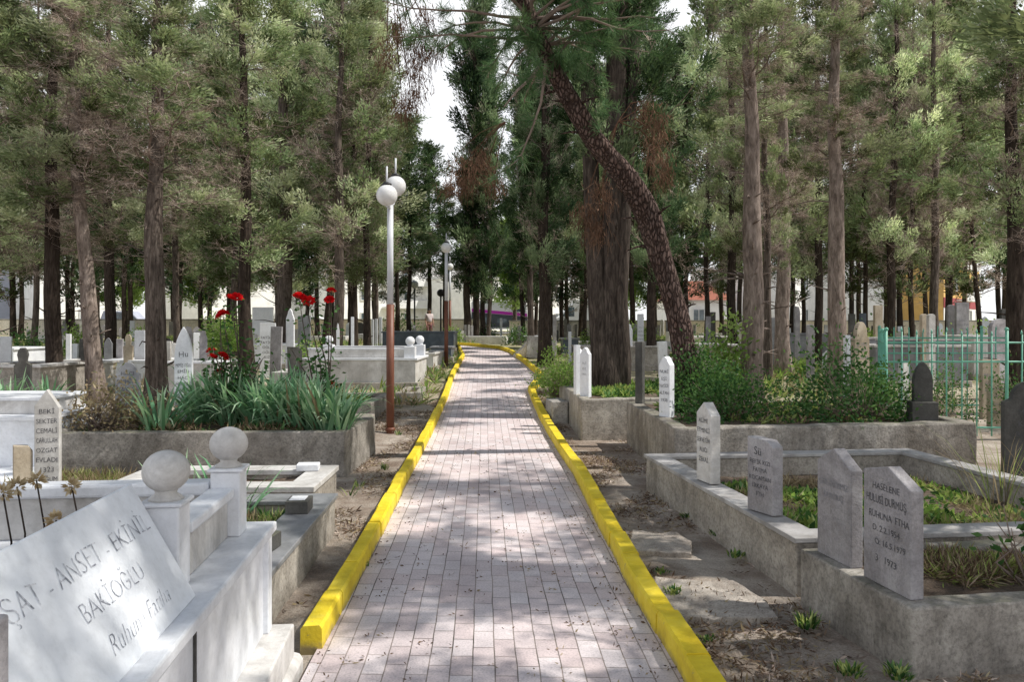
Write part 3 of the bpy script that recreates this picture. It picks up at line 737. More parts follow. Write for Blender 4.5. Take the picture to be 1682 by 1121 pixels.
# ---- white ball topped tomb left of the lamp post, and the others behind it
def tomb(label, px0, px1, ytop, Y, depth, mat, ledge=None, tier=0.0, rz=0.0, balls=(), group=None, body_lo=.0, soil=True, plinth=True, tmat=None):
    a = at(px0, ytop, Y); b = at(px1, ytop, Y); w = b.x-a.x; z0 = g(Y); h = a.z - z0
    e = empty('marble_tomb', (a.x, Y, z0), rz, label, 'tomb', group); led = ledge or mat
    if plinth:
        m = MB(); m.box(-.06,w+.06,-.07,depth+.06,-.3,.12); m.build('plinth', M['concrete'], e, .01)
    hb = h - tier
    m = MB(); m.box(0,w,0,depth,-.3,hb-.05); m.cut(.4); m.jitter(.002); m.build('body', mat, e, .008)
    ring_obj('ledge', [(-.045,-.045),(w+.045,-.045),(w+.045,depth+.045),(-.045,depth+.045)], min(.3,w*.3,depth*.3), hb-.049, hb, led, e, step=.6, jit=.001, bev=.006)
    if tier > 0:
        t_ = .08
        for ya, yb in ((.1,.1+t_),(depth-.1-t_,depth-.1)):
            m = MB(); m.box(.1,w-.1,ya,yb,hb+.001,h-.045); m.build('parapet', mat, e, .005)
            m = MB(); m.box(.08,w-.08,ya-.025,yb+.025,h-.044,h); m.build('rail', led, e, .006)
    if soil: soil_obj([(0,0),(w,0),(w,depth),(0,depth)], .3, hb-.03, e)
    for (bx, by) in balls:
        m = MB(); x = bx if bx >= 0 else w+bx; y = by if by >= 0 else depth+by
        m.box(x-.12,x+.12,y-.12,y+.12,hb+.002,h+.03); p = m.build('post', led, e, .01)
        m = MB(); m.lathe([(.09,h+.03),(.06,h+.07)], (x,y,0), 12); m.ball((x,y,h+.145), .105, 16); m.build('ball', led, p)
    return e
tomb('long white marble tomb with low parapet and two ball finials behind the brown lamp post', 497,683,572,17.2,1.9, M['marble_old'], M['marble'], .22, R(-1), ((-.14,.16),(-.14,-.16),(.14,-.16)))
tomb('stepped grey marble tomb just right of the two ball finials', 690,712,580,21.0,2.2, M['marble_old'], None, .0, R(-2))
tomb('small pale blue marble tomb at the foot of the second lamp post', 708,741,570,24.3,1.2, M['slate'], M['marble_grey'], 0, 0, soil=False)
tomb('wide dark blue marble tomb behind the second lamp post', 628,745,545,28.5,2.0, M['slate'], M['slate'], 0, 0)
e = tomb('pale tomb with flat ledge left of the red roses', 276,352,594,15.5,1.2, M['marble_old'], M['marble'])
tomb('white ledged tomb showing between the two big left trunks', 168,246,592,18.0,1.4, M['marble'], M['marble'])
tomb('grey ledged tomb between the dark trunk and the pale trunk', 92,142,597,15.8,1.2, M['marble_old'], M['marble_old'])
tomb('grey ledged tomb at the left edge behind the white tiered tomb', -60,66,600,14.0,1.6, M['concrete'], M['marble_old'])
tomb('white tomb at the far left edge in full sun', -30,22,572,20.0,1.4, M['marble'], M['marble'])
tomb('white marble tomb at the foot of the thick reddish trunk', 418,486,566,22.0,1.6, M['marble'], M['marble'], 0, 0, ((.16,.2),))
tomb('long concrete tomb behind the twin stemmed cypress', 948,1100,569,21.5,1.6, M['concrete'], M['concrete_pale'])
tomb('concrete tomb with ledge behind the ivy covered pine foot', 1150,1215,566,19.0,1.5, M['concrete'], M['marble_old'])
tomb('grey tomb with ledge seen through the green fence', 1438,1590,556,17.5,1.6, M['marble_grey'], M['marble_old'], .15)
tomb('dark grey tomb beyond the right cypress trunks', 1262,1362,548,24.0,1.6, M['marble_grey'], M['marble_grey'])
tomb('pale tomb at the right edge beyond the fence', 1600,1720,552,19.0,1.5, M['marble_old'], M['marble_old'])
tomb('low pale tomb left of the twin stemmed cypress', 925,950,556,26.0,1.4, M['slate'], M['marble_grey'])
tomb('low grey tomb behind the path bend', 800,850,556,37.0,1.2, M['concrete'], M['concrete_pale'])
tomb('pale blue marble tomb behind the path bend', 862,905,552,33.0,1.2, M['marble_grey'], M['marble'])
# low concrete graves in front of the ball topped tomb
planter('low_grave', 'low mossy concrete grave edging beside the brown lamp post', 'grave', [(-4.2,12.6),(-2.25,12.65),(-2.2,14.6),(-4.2,14.6)], .24, .16, M['concrete_dark'], .18, jit=.01, zoff=.1)
planter('low_grave', 'low concrete grave edging right behind the iris bed', 'grave', [(-4.0,10.5),(-2.15,10.55),(-2.1,12.1),(-4.0,12.1)], .2, .15, M['concrete'], .14, jit=.01, zoff=.03)
planter('low_grave', 'low concrete kerbed plot right of the ball topped tomb', 'grave', [(-2.2,14.9),(-1.72,15.0),(-1.78,16.4),(-2.2,16.4)], .16, .12, M['concrete'], .1, jit=.01, zoff=.15)
# rubble at the path bend on the right
m = MB(); m.prism([(-.35,0),(.45,0),(.45,.62),(.1,.55),(-.35,.12)], lambda x, z: (x,-.2,z), lambda x, z: (x,.25,z)); m.cut(.15); m.jitter(.03, 3)
p = at(862,588,26.0); tag(m.build('broken_stone', M['stone_tan'], None, .02, (p.x,26.0,g(26)-.05), (0,0,.2)), 'broken tan stone wedge at the right kerb where the path bends', 'stone block')
m = MB(); m.box(-.32,.32,-.06,.06,0,.74); m.cut(.15); m.jitter(.01)
p = at(879,588,26.0); tag(m.build('concrete_slab', M['concrete_pale'], None, .015, (p.x,25.7,g(26)-.05), (R(-14),R(6),.1)), 'upright pale concrete slab leaning beside the tan stone wedge', 'slab')

# ================================================================== LAMP POSTS
def lamp_post(p, Hh, label, two=True, s=1.0, rz=0.0):
    e = empty('lamp_post', p, rz, label, 'lamp post', 'white globe lamp posts along the path')
    m = MB(); m.tube([(0,0,-.1),(0,0,1.86)], .058*s, 16); m.lathe([(.075,0),(.075,.03),(.06,.05)], (0,0,.0), 16); m.build('lower_pole', M['brown_metal'], e)
    m = MB(); m.tube([(0,0,1.86),(0,0,Hh-.02)], .046*s, 16); u = m.build('upper_pole', M['white_metal'], e)
    for i, (gx, gy, gzz) in enumerate(((-.02,-.19,Hh+.10),(.05,.2,Hh+.30))[:2 if two else 1]):
        if not two: gx = gy = 0
        m = MB(); m.tube([(0,0,Hh-.06 if i==0 else Hh-.03),(gx*.5,gy*.6,Hh-.05 if i==0 else Hh+.02),(gx,gy,gzz-.15)], .022, 8); m.tube([(gx,gy,gzz+.12),(gx,gy,gzz+.42)], .014, 6); m.build('bracket', M['white_metal'], e)
        m = MB(); m.ball((gx,gy,gzz), .155, 24); gl = m.build('globe', M['globe'], e)
        m = MB(); m.lathe([(.06,0),(.075,.03),(.03,.055)], (gx,gy,gzz+.135), 14); m.build('cap', M['black_metal'], gl)
    return e
lp1 = G(641,708); lp2 = G(733,600)
lamp_post((lp1.x,lp1.y,lp1.z), 3.34, 'nearest lamp post with brown foot, white pole and two opal globes')
lamp_post((lp2.x,lp2.y,lp2.z), 3.30, 'second lamp post along the path with white globe and brown foot', False)
p = at(739,0,34.0); lamp_post((p.x,34.0,g(34)), 3.22, 'farthest white globe lamp post just right of the second one', False)
for (px, ytop, lab, gm) in ((681,470,'thin dark lamp post with pale globe behind the standing person','globe'),(724,484,'thin dark lamp post with black head left of the second white one','black_metal')):
    p = at(px, ytop, 52.0); z = g(52); e = empty('lamp_post', (p.x,52.0,z), 0, lab, 'lamp post')
    m = MB(); m.tube([(0,0,0),(0,0,p.z-z-.1)], .055, 8); m.build('pole', M['black_metal'], e)
    m = MB(); m.ball((0,0,p.z-z+.1), .26, 14); m.build('globe', M[gm], e)
# ================================================================== PLANTS
def unit(a): return a/(np.linalg.norm(a, axis=-1, keepdims=True)+1e-9)
# ---- irises
def iris_mesh(seed, n=40, hL=.72):
    r = random.Random(seed); b = NB()
    for i in range(n):
        az = r.uniform(0, 2*PI); rad = r.uniform(0,.16); d = r.random()
        b.blade((rad*math.cos(az), rad*math.sin(az), 0), az + r.uniform(-.5,.5), hL*r.uniform(.6,1.12), r.uniform(.034,.056), r.uniform(.05,.75), .2 if d<.35 else r.uniform(.8,2.4), r.uniform(.3,.95), 0 if r.random()<.93 else 1, 6)
    return b.mesh('leaves', [M['leaf_iris'], M['leaf_dry']])
IR = [iris_mesh(s) for s in (1,2,3,4)]
def iris(x, y, z, k, sc, rot, label, group):
    o = link('iris_plant', IR[k%4]); o.location = (x,y,z); o.rotation_euler = (0,0,rot); o.scale = (sc,sc,sc)
    return tag(o, label, 'iris', group)
rr = random.Random(11)
for i in range(22):
    x = -3.85 + 1.95*((i*0.618)%1.0) + rr.uniform(-.1,.1); y = 8.68 + .95*((i*0.381)%1.0)
    iris(x, y, .41, i, rr.uniform(.85,1.15), rr.uniform(0,6), 'blue green iris clump with arching sword leaves in the raised bed', 'irises crowded in the raised bed')
for (x,y,s) in ((-2.05,5.75,.75),(-2.2,5.35,.7),(-2.0,5.2,.6),(-2.45,5.9,.7)): iris(x,y,.15,int(x*7)%4,s,x*9,'yellowing iris clump behind the ball topped marble rail','irises behind the marble rail')
for (x,y,s) in ((-3.75,12.9,1.1),(-3.55,13.2,1.0),(-3.3,12.9,.9),(-3.9,13.4,1.1)): iris(x,y,.2,int(x*5)%4,s,x*3,'dark iris clump at the near end of the ball topped tomb','irises before the ball topped tomb')
for (x,y,s) in ((-6.6,10.4,1.0),(-6.9,10.2,1.1),(-6.2,10.6,.9)): iris(x,y,.35,int(x*3)%4,s,x,'dark iris clump at the left edge before the silhouetted headstone','irises at the left edge')

# ---- roses
def rose(base, Y, flowers, label, seed, leafy):
    r = random.Random(seed); rng = np.random.default_rng(seed)
    e = empty('rose_bush', base, 0, label, 'rose bush'); B = Vector(base); m = MB(); tips = []
    for (px, py) in flowers:
        t = at(px, py, Y + r.uniform(-.15,.15)) - B; tips.append(t)
    allt = tips + [Vector((r.uniform(-.45,.45), r.uniform(-.3,.3), r.uniform(.35,.95))) for _ in range(leafy)]
    pos = []; dr = []
    for t in allt:
        s0 = Vector((r.uniform(-.06,.06), r.uniform(-.06,.06), 0)); mid = s0.lerp(t, .5) + Vector((r.uniform(-.06,.06), r.uniform(-.06,.06), .05))
        pts = [s0, s0.lerp(mid,.5)+Vector((r.uniform(-.02,.02),0,0)), mid, mid.lerp(t,.55), t]
        m.tube(pts, [.011,.010,.008,.006,.004], 5)
        for k in range(46):
            q = r.uniform(.2,.97)*4; i = min(3, int(q)); p = pts[i].lerp(pts[i+1], q-i)
            off = Vector((r.gauss(0,.075), r.gauss(0,.075), r.gauss(0,.05))); pos.append(p+off); dr.append((off.x*8+r.gauss(0,.4), off.y*8+r.gauss(0,.4), r.uniform(-.7,.5)))
    m.build('stems', M['bark_grey'], e).name = 'stem_cluster'
    b = NB(); pos = np.array(pos); n = len(pos)
    b.leaves(pos, np.array(dr), rng.uniform(.045,.085,n), rng.uniform(.03,.05,n), np.clip(rng.normal(.42,.22,n),0,1), 0, rng)
    b.build('foliage', [M['leaf_shrub']], e)
    for t in tips:
        b = NB()
        for ring_, (cnt, tilt, rad) in enumerate(((5,.25,.012),(7,.6,.02),(8,1.0,.028),(9,1.4,.034))):
            a = np.linspace(0,2*PI,cnt,endpoint=False)+ring_*.5+rng.uniform(-.2,.2,cnt)
            d = np.stack([np.cos(a)*math.sin(tilt), np.sin(a)*math.sin(tilt), np.full(cnt, math.cos(tilt))],1)
            p = np.stack([np.cos(a)*rad*.6, np.sin(a)*rad*.6, np.zeros(cnt)],1)
            tang = np.stack([-np.sin(a), np.cos(a), np.zeros(cnt)],1)
            L = .055; W = .052; q = [p, p+d*L*.55+tang*W*.5, p+d*L+np.array([0,0,-.008]), p+d*L*.55-tang*W*.5]
            b.add(np.stack(q,1).reshape(-1,3), np.arange(cnt*4).reshape(cnt,4), 0, np.repeat(rng.uniform(.25,.9,cnt),4))
        f = b.build('flower', [M['petal']], e, t); f.rotation_euler = (r.uniform(-.6,.3), r.uniform(-.5,.5), r.uniform(0,6)); s = r.uniform(.95,1.3); f.scale = (s,s,s)
rose((-3.27,9.35,.41), 9.35, [(379,491),(388,489),(362,520),(366,516),(347,577),(350,588),(367,586),(361,612)], 'left rose bush with red blooms above the irises', 3, 7)
rose((-2.22,9.45,.41), 9.45, [(491,487),(499,491),(507,495),(544,478),(541,493),(545,632)], 'right rose bush with red blooms on tall bare stems', 5, 5)

# ---- generic leafy shrub
def shrub(name, label, loc, size, n, lf, seed, mats, cat='shrub', stems=7, droop=0.0, clump=.12, shape=1.0, group=None, leafn=26):
    rng = np.random.default_rng(seed); e = empty(name, loc, 0, label, cat, group)
    sx, sy, sz = size; b = NB(); w = NB()
    c = rng.normal(size=(n,3)); c = unit(c)*(rng.uniform(.15,1,n)**.5)[:,None]
    c[:,2] = np.abs(c[:,2])**.9 if shape else c[:,2]
    c = c*np.array([sx,sy,sz]); c *= np.array([1+.55*noise.noise(Vector((q[0]/sx*1.3+seed, q[1]/sy*1.3, q[2]/sz*1.3)))+.25*noise.noise(Vector((q[0]*9+seed, q[1]*9, q[2]*9))) for q in c])[:,None]
    base = np.stack([rng.normal(0,sx*.15,n), rng.normal(0,sy*.15,n), np.zeros(n)],1)
    mid = base*.6+c*.5+rng.normal(0,.05,(n,3)); mid[:,2] = c[:,2]*.45
    w.prisms(base, mid, .007, .005, .3, 0); w.prisms(mid, c, .005, .0025, .4, 0)
    hgt = np.clip(c[:,2]/sz,0,1); out = np.linalg.norm(c/np.array([sx,sy,sz]),axis=1)
    P = np.repeat(c, leafn, 0) + rng.normal(0,clump,(n*leafn,3)); P[:,2] = np.maximum(P[:,2], .02)
    D = unit(np.repeat(unit(c),leafn,0)*.5 + rng.normal(size=(n*leafn,3))*.8 + np.array([0,0,.15-droop]))
    N = len(P)
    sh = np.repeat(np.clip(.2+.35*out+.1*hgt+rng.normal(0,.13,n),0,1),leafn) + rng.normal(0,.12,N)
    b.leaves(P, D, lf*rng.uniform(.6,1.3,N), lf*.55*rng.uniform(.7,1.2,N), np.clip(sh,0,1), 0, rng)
    if len(mats) > 1: 
        k = N//9; ix = rng.choice(N,k,False); b.leaves(P[ix], D[ix], lf*1.2, lf*.3, rng.uniform(.2,.9,k), 1, rng)
    w.build('stem_cluster', [M['twig']], e); b.build('foliage', mats, e)
    return e
LS, LB, LL, LD = M['leaf_shrub'], M['leaf_bright'], M['leaf_lime'], M['leaf_dry']
shrub('shrub', 'dense dark green bush spilling over the cracked concrete bed', (3.92,9.0,.5), (.66,.42,.82), 110, .055, 21, [LS], leafn=30, clump=.15)
shrub('shrub', 'dark green bush right of the dense one beside the dark round headstone', (4.45,9.9,.5), (.35,.35,.55), 40, .05, 22, [LS,LD], leafn=30)
shrub('shrub', 'low dark bush below the sunlit straight trunk', (2.75,10.2,.5), (.3,.3,.32), 36, .05, 23, [LS], leafn=30)
shrub('ivy', 'dark ivy climbing round the foot of the leaning pine', (2.30,9.80,.5), (.40,.32,.85), 150, .05, 24, [LS], 'ivy', clump=.09, leafn=30)
shrub('shrub', 'low dark green bush before the leaning pine, hanging to the bed wall', (2.45,9.05,.5), (.62,.42,.46), 110, .048, 25, [LS], leafn=32)
shrub('shrub', 'bright green leafy bush between the pine and the sunlit trunk', (3.75,13.9,.35), (.30,.30,1.15), 44, .10, 26, [LB,LS], leafn=20)
shrub('shrub', 'small bright round bush at the path kerb', (.86,13.6,.55), (.38,.34,.32), 90, .045, 27, [LB,LD], leafn=30)
shrub('sapling', 'thin leafy sapling left of the white headstone cluster', (.84,14.9,.2), (.28,.28,1.05), 60, .06, 28, [LB,LL], 'sapling', leafn=22)
shrub('shrub', 'pale dry shrub with thin stalks at the left end of the iris bed', (-4.6,8.85,.41), (.42,.34,.52), 90, .05, 29, [LD,LL], leafn=16, clump=.09)
shrub('shrub', 'tangle of dry stalks before the grey slanted headstone', (-4.1,9.0,.41), (.32,.3,.36), 60, .045, 30, [LD,LL], leafn=14, clump=.09)
shrub('shrub', 'grey green bush behind the bars of the fence on the right', (6.5,12.2,.1), (.6,.5,.85), 90, .05, 31, [LS,LD], leafn=24)
shrub('shrub', 'sunlit grey green bush at the right edge behind the fence', (7.8,11.8,.1), (.6,.5,1.1), 100, .05, 33, [LS,LD], leafn=24)
shrub('shrub', 'round bright green topiary bush on a stem behind the roses', (-6.1,17.0,1.05), (.5,.45,.62), 90, .07, 34, [LB], leafn=26)
shrub('shrub', 'yellow green bush behind the beige arched headstone', (9.2,20.0,.3), (.7,.6,.9), 80, .08, 35, [LL,LB], leafn=22)
for i, (px, Y, s, lab) in enumerate(((1470,22,.8,'sunlit yellow green bush beyond the fence left part'),(1570,21,.9,'sunlit grassy bush beyond the fence middle part'),(1625,26,1.0,'dark bush under the yellow house'),
        (1230,24,.7,'leafy bush beyond the sunlit trunk'),(1330,19,.6,'pale leaved bush before the dark grey tomb'),(1420,26,1.1,'tall rose like bush before the white house'),(40,24,.9,'pale yellow green bush at the left edge'),(125,27,.9,'pale bush between the left trunks'),
        (235,30,.8,'green bush below the parked grey vehicle'),(350,22,.8,'yellow flowered bush behind the left roses'),(500,21,.7,'leafy bush behind the right roses'),(590,22,.55,'dark leafy bush left of the lamp post'),
        (650,45,1.3,'bright green bush left of the standing person'),(695,40,.7,'low green bush at the feet of the standing person'),(745,33,.7,'dark round bush at the end of the left kerb'),
        (850,33,.8,'low green bush right of the path bend'),(965,27,.7,'green bush left of the thick twin cypress'),(1045,30,1.0,'bright green bush right of the thick twin cypress'),(800,38,.8,'green bush between the trunks past the bend'))):
    x = (px-CX)/F*Y
    shrub('shrub', lab, (x,Y,g(Y)), (s*.7,s*.6,s), 46, .09*s+.02, 50+i, [LB if i%3 else LS, LL], leafn=18, clump=.16*s)
# tuft plants with a wiry habit
def tuft(name, label, loc, n, L, W, seed, mats, lean=(.1,.7), droop=(.3,1.6), rad=.06, cat='grass tuft', group=None):
    r = random.Random(seed); b = NB()
    for i in range(n):
        a = r.uniform(0,2*PI); q = r.uniform(0,rad)
        b.blade((q*math.cos(a), q*math.sin(a), 0), a+r.uniform(-.6,.6), L*r.uniform(.4,1.1), W*r.uniform(.6,1.2), r.uniform(*lean), r.uniform(*droop), r.uniform(.2,.95), r.randrange(len(mats)), 4)
    o = b.build(name, mats, None, loc); return tag(o, label, cat, group)
for i, (px, py, n, L) in enumerate(((1327,1030,40,.17),(1208,915,26,.10),(1178,880,22,.10),(1105,975,34,.09),(1130,850,26,.10),(1395,1108,40,.12),(1475,1112,40,.13),(1160,1052,24,.05),(1085,940,20,.06))):
    tuft('grass_tuft', 'green weed tuft growing on the earth strip right of the path', G(px,py), n*2, L*.5, .016, 70+i, [M['leaf_shrub'],M['leaf_lime']], group='weed tufts on the right earth strip')
for i, (px, py, n, L) in enumerate(((632,772,40,.09),(598,930,14,.05),(575,815,12,.16),(655,715,26,.09),(735,626,30,.16),(752,612,26,.16),(590,800,14,.10))):
    tuft('grass_tuft', 'low weed tuft growing between the left graves and the kerb', G(px,py), n, L, .012, 90+i, [M['leaf_shrub'],M['leaf_lime']], group='weed tufts on the left earth strip')
tuft('grass_tuft', 'long arching seed grass hanging over the near right bed', (3.25,4.5,.27), 26, 1.05, .008, 101, [M['leaf_dry'],M['leaf_lime']], (.5,1.0), (.4,1.5), .1)
tuft('grass_tuft', 'long pale grass stalks on the weedy plot at the right edge', (3.45,5.6,.12), 34, .95, .008, 102, [M['leaf_lime'],M['leaf_dry']], (.2,.8), (.5,1.6), .12)
tuft('grass_tuft', 'seed grass drooping before the cracked concrete bed', (4.1,6.6,.12), 36, .75, .007, 103, [M['leaf_dry'],M['leaf_lime']], (.1,.8), (.5,1.7), .12)
shrub('rose_bush', 'bare brown rose stem with few leaves at the right edge', (2.62,4.05,.26), (.16,.2,.55), 16, .05, 104, [LS], 'shrub', leafn=5, clump=.05)
# dried flower heads standing in the marble tomb
for i, (px, py, Y) in enumerate(((28,800,2.9),(60,790,3.0),(92,855,2.7),(5,812,2.8),(118,800,3.1))):
    t = at(px, py, Y); r = random.Random(i); rng = np.random.default_rng(i); e = empty('dried_flower', (t.x+.02,t.y,.66), 0, 'dried cream flower head on a dark stalk inside the white tomb', 'dried flower', 'dried flowers inside the white tomb')
    h = t.z-.66; m = MB(); m.tube([(0,0,0),(.01,0,h*.5),(-.02,0,h)], [.004,.0035,.003], 5); m.build('stalk', M['bark_dark'], e)
    b = NB(); n = 60; d = unit(rng.normal(size=(n,3))+np.array([0,0,.3])); b.leaves(np.array([[-.02,0,h]])+d*.012, d, rng.uniform(.016,.034,n), .013, rng.uniform(.2,1,n), 0, rng); b.build('flower', [M['petal_dry']], e)

# ---- low growth nobody could count
def cover(name, label, pts_fn, n, seed, mats, L=.10, W=.012, flat=.5):
    rng = np.random.default_rng(seed); b = NB()
    base = pts_fn(rng, n); k = 5
    P = np.repeat(base,k,0); N = len(P); D = unit(rng.normal(size=(N,3))*np.array([1,1,.4])+np.array([0,0,flat]))
    P = P + D*rng.uniform(0,.03,N)[:,None]
    sc = np.repeat(rng.uniform(.4,1.4,n),k); sh = np.clip(np.repeat(rng.normal(.5,.2,n),k)+rng.normal(0,.12,N),0,1)
    mi = np.repeat(rng.integers(0,len(mats),n),k)
    for j in range(len(mats)):
        q = mi==j
        if q.any(): b.leaves(P[q], D[q], L*sc[q], W*sc[q]*rng.uniform(.7,1.4,q.sum()), sh[q], j, rng)
    return tag(b.build(name, mats), label, 'ground cover', None, 'stuff')
def in_quad(c, z, clump=0, ms=.12):
    c = [np.array(p) for p in c]
    def f(rng, n):
        u = rng.uniform(.06,.94,n*3); v = rng.uniform(.06,.94,n*3)
        p = (c[0]*((1-u)*(1-v))[:,None] + c[1]*(u*(1-v))[:,None] + c[2]*(u*v)[:,None] + c[3]*((1-u)*v)[:,None])
        ns = np.array([noise.noise(Vector((a*1.7,b_*1.7,clump))) for a, b_ in p]); o = np.argsort(-ns+rng.normal(0,.12,len(ns)))[:n]
        p = p[o]; return np.concatenate([p, np.full((len(p),1), z)],1)
    return f
cover('weeds', 'bright yellow green weeds on the right marble ledged plot', in_quad(rect(1.9,4.95,R(7.2),2.3,2.55), .11, 3), 2600, 1, [LL,LB,LS], .075, .03, .5)
cover('weeds', 'dry straw on the right marble ledged plot', in_quad(rect(1.9,4.95,R(7.2),2.3,2.55), .11, 9), 1600, 2, [LD], .10, .006, .4)
cover('dry_litter', 'brown dead grass covering the near right bed', in_quad(rect(1.99,3.78,R(9.8),1.1,.72), .265, 2), 3200, 3, [M['litter'],M['leaf_dry'],M['litter'],LL], .075, .006, .25)
cover('weeds', 'low weeds under the leaning pine', in_quad([(1.85,8.2),(4.75,8.65),(4.55,10.65),(1.75,10.5)], .52, 4), 2200, 4, [LS,LL,M['litter']], .07, .025, .4)
cover('weeds', 'green weeds under the twin stemmed cypress', in_quad([(1.15,11.15),(3.2,11.5),(3.1,14.1),(1.05,13.7)], .53, 6), 2400, 5, [LS,LB,LL], .10, .035, .5)
cover('weeds', 'dry grass between the white headstone and the ball topped rail', in_quad([(-4.9,6.2),(-3.4,6.2),(-3.3,8.2),(-4.9,8.2)], .0, 7), 2400, 6, [LD,LL,LD], .13, .008, .8)
cover('weeds', 'low growth under the irises', in_quad([(-4.8,8.5),(-1.95,8.55),(-1.9,9.7),(-4.8,9.8)], .41, 8), 1500, 7, [LS,LD,M['litter']], .10, .015, .5)
cover('weeds', 'weeds inside the low dark ledged grave', in_quad(rect(-2.6,4.35,R(2.2),1.1,1.5), .16, 5), 900, 8, [LS,LL,LD], .10, .012, .7)
cover('weeds', 'moss and weeds inside the low mossy grave edging', in_quad([(-4.0,12.75),(-2.4,12.8),(-2.35,14.4),(-4.0,14.4)], .29, 5), 1400, 9, [LL,LB], .08, .02, .5)
def on_ground(x0, x1, y0, y1, sc, edge=True):
    def f(rng, n):
        x = rng.uniform(x0,x1,n*4); y = rng.uniform(y0,y1,n*4)
        ns = np.array([noise.noise(Vector((a*sc,b_*sc,1))) for a, b_ in zip(x,y)])
        ok = np.array([not (interp(LK,b_)-.12 < a < interp(RK,b_)+.13) or b_ > 34 for a, b_ in zip(x,y)])
        o = np.argsort(-(ns+rng.normal(0,.1,len(ns)))*ok)[:n]; x = x[o]; y = y[o]
        return np.stack([x, y, np.array([gz(a,b_)+.005 for a, b_ in zip(x,y)])],1)
    return f
cover('leaf_litter', 'fallen brown needles and leaf litter on the earth beside the path', on_ground(-3,2.2,2.6,17,1.3), 17000, 20, [M['litter'],M['litter'],LD,M['twig']], .042, .008, .03)
cover('grass', 'dry and green grass between the farther left graves', on_ground(-22,-1.6,14,48,.25), 7000, 21, [LD,LL,LB,LS], .26, .022, .9)
cover('grass', 'dry and green grass between the farther right graves', on_ground(1.2,26,14,48,.25), 7000, 22, [LL,LB,LS,LD], .26, .022, .9)
def on_path(rng, n):
    y = rng.uniform(2.5,26,n); y = 2.5+(y-2.5)*rng.uniform(.2,1,n); u = rng.beta(.45,.45,n)
    return np.stack([np.array([interp(LK,b)+(interp(RK,b)-interp(LK,b))*q for b, q in zip(y,u)]), y, np.array([g(b)+.004 for b in y])],1)
cover('leaf_litter', 'scattered needles and crumbs on the brick path', on_path, 900, 23, [M['litter'],M['litter'],LD], .022, .007, .0)

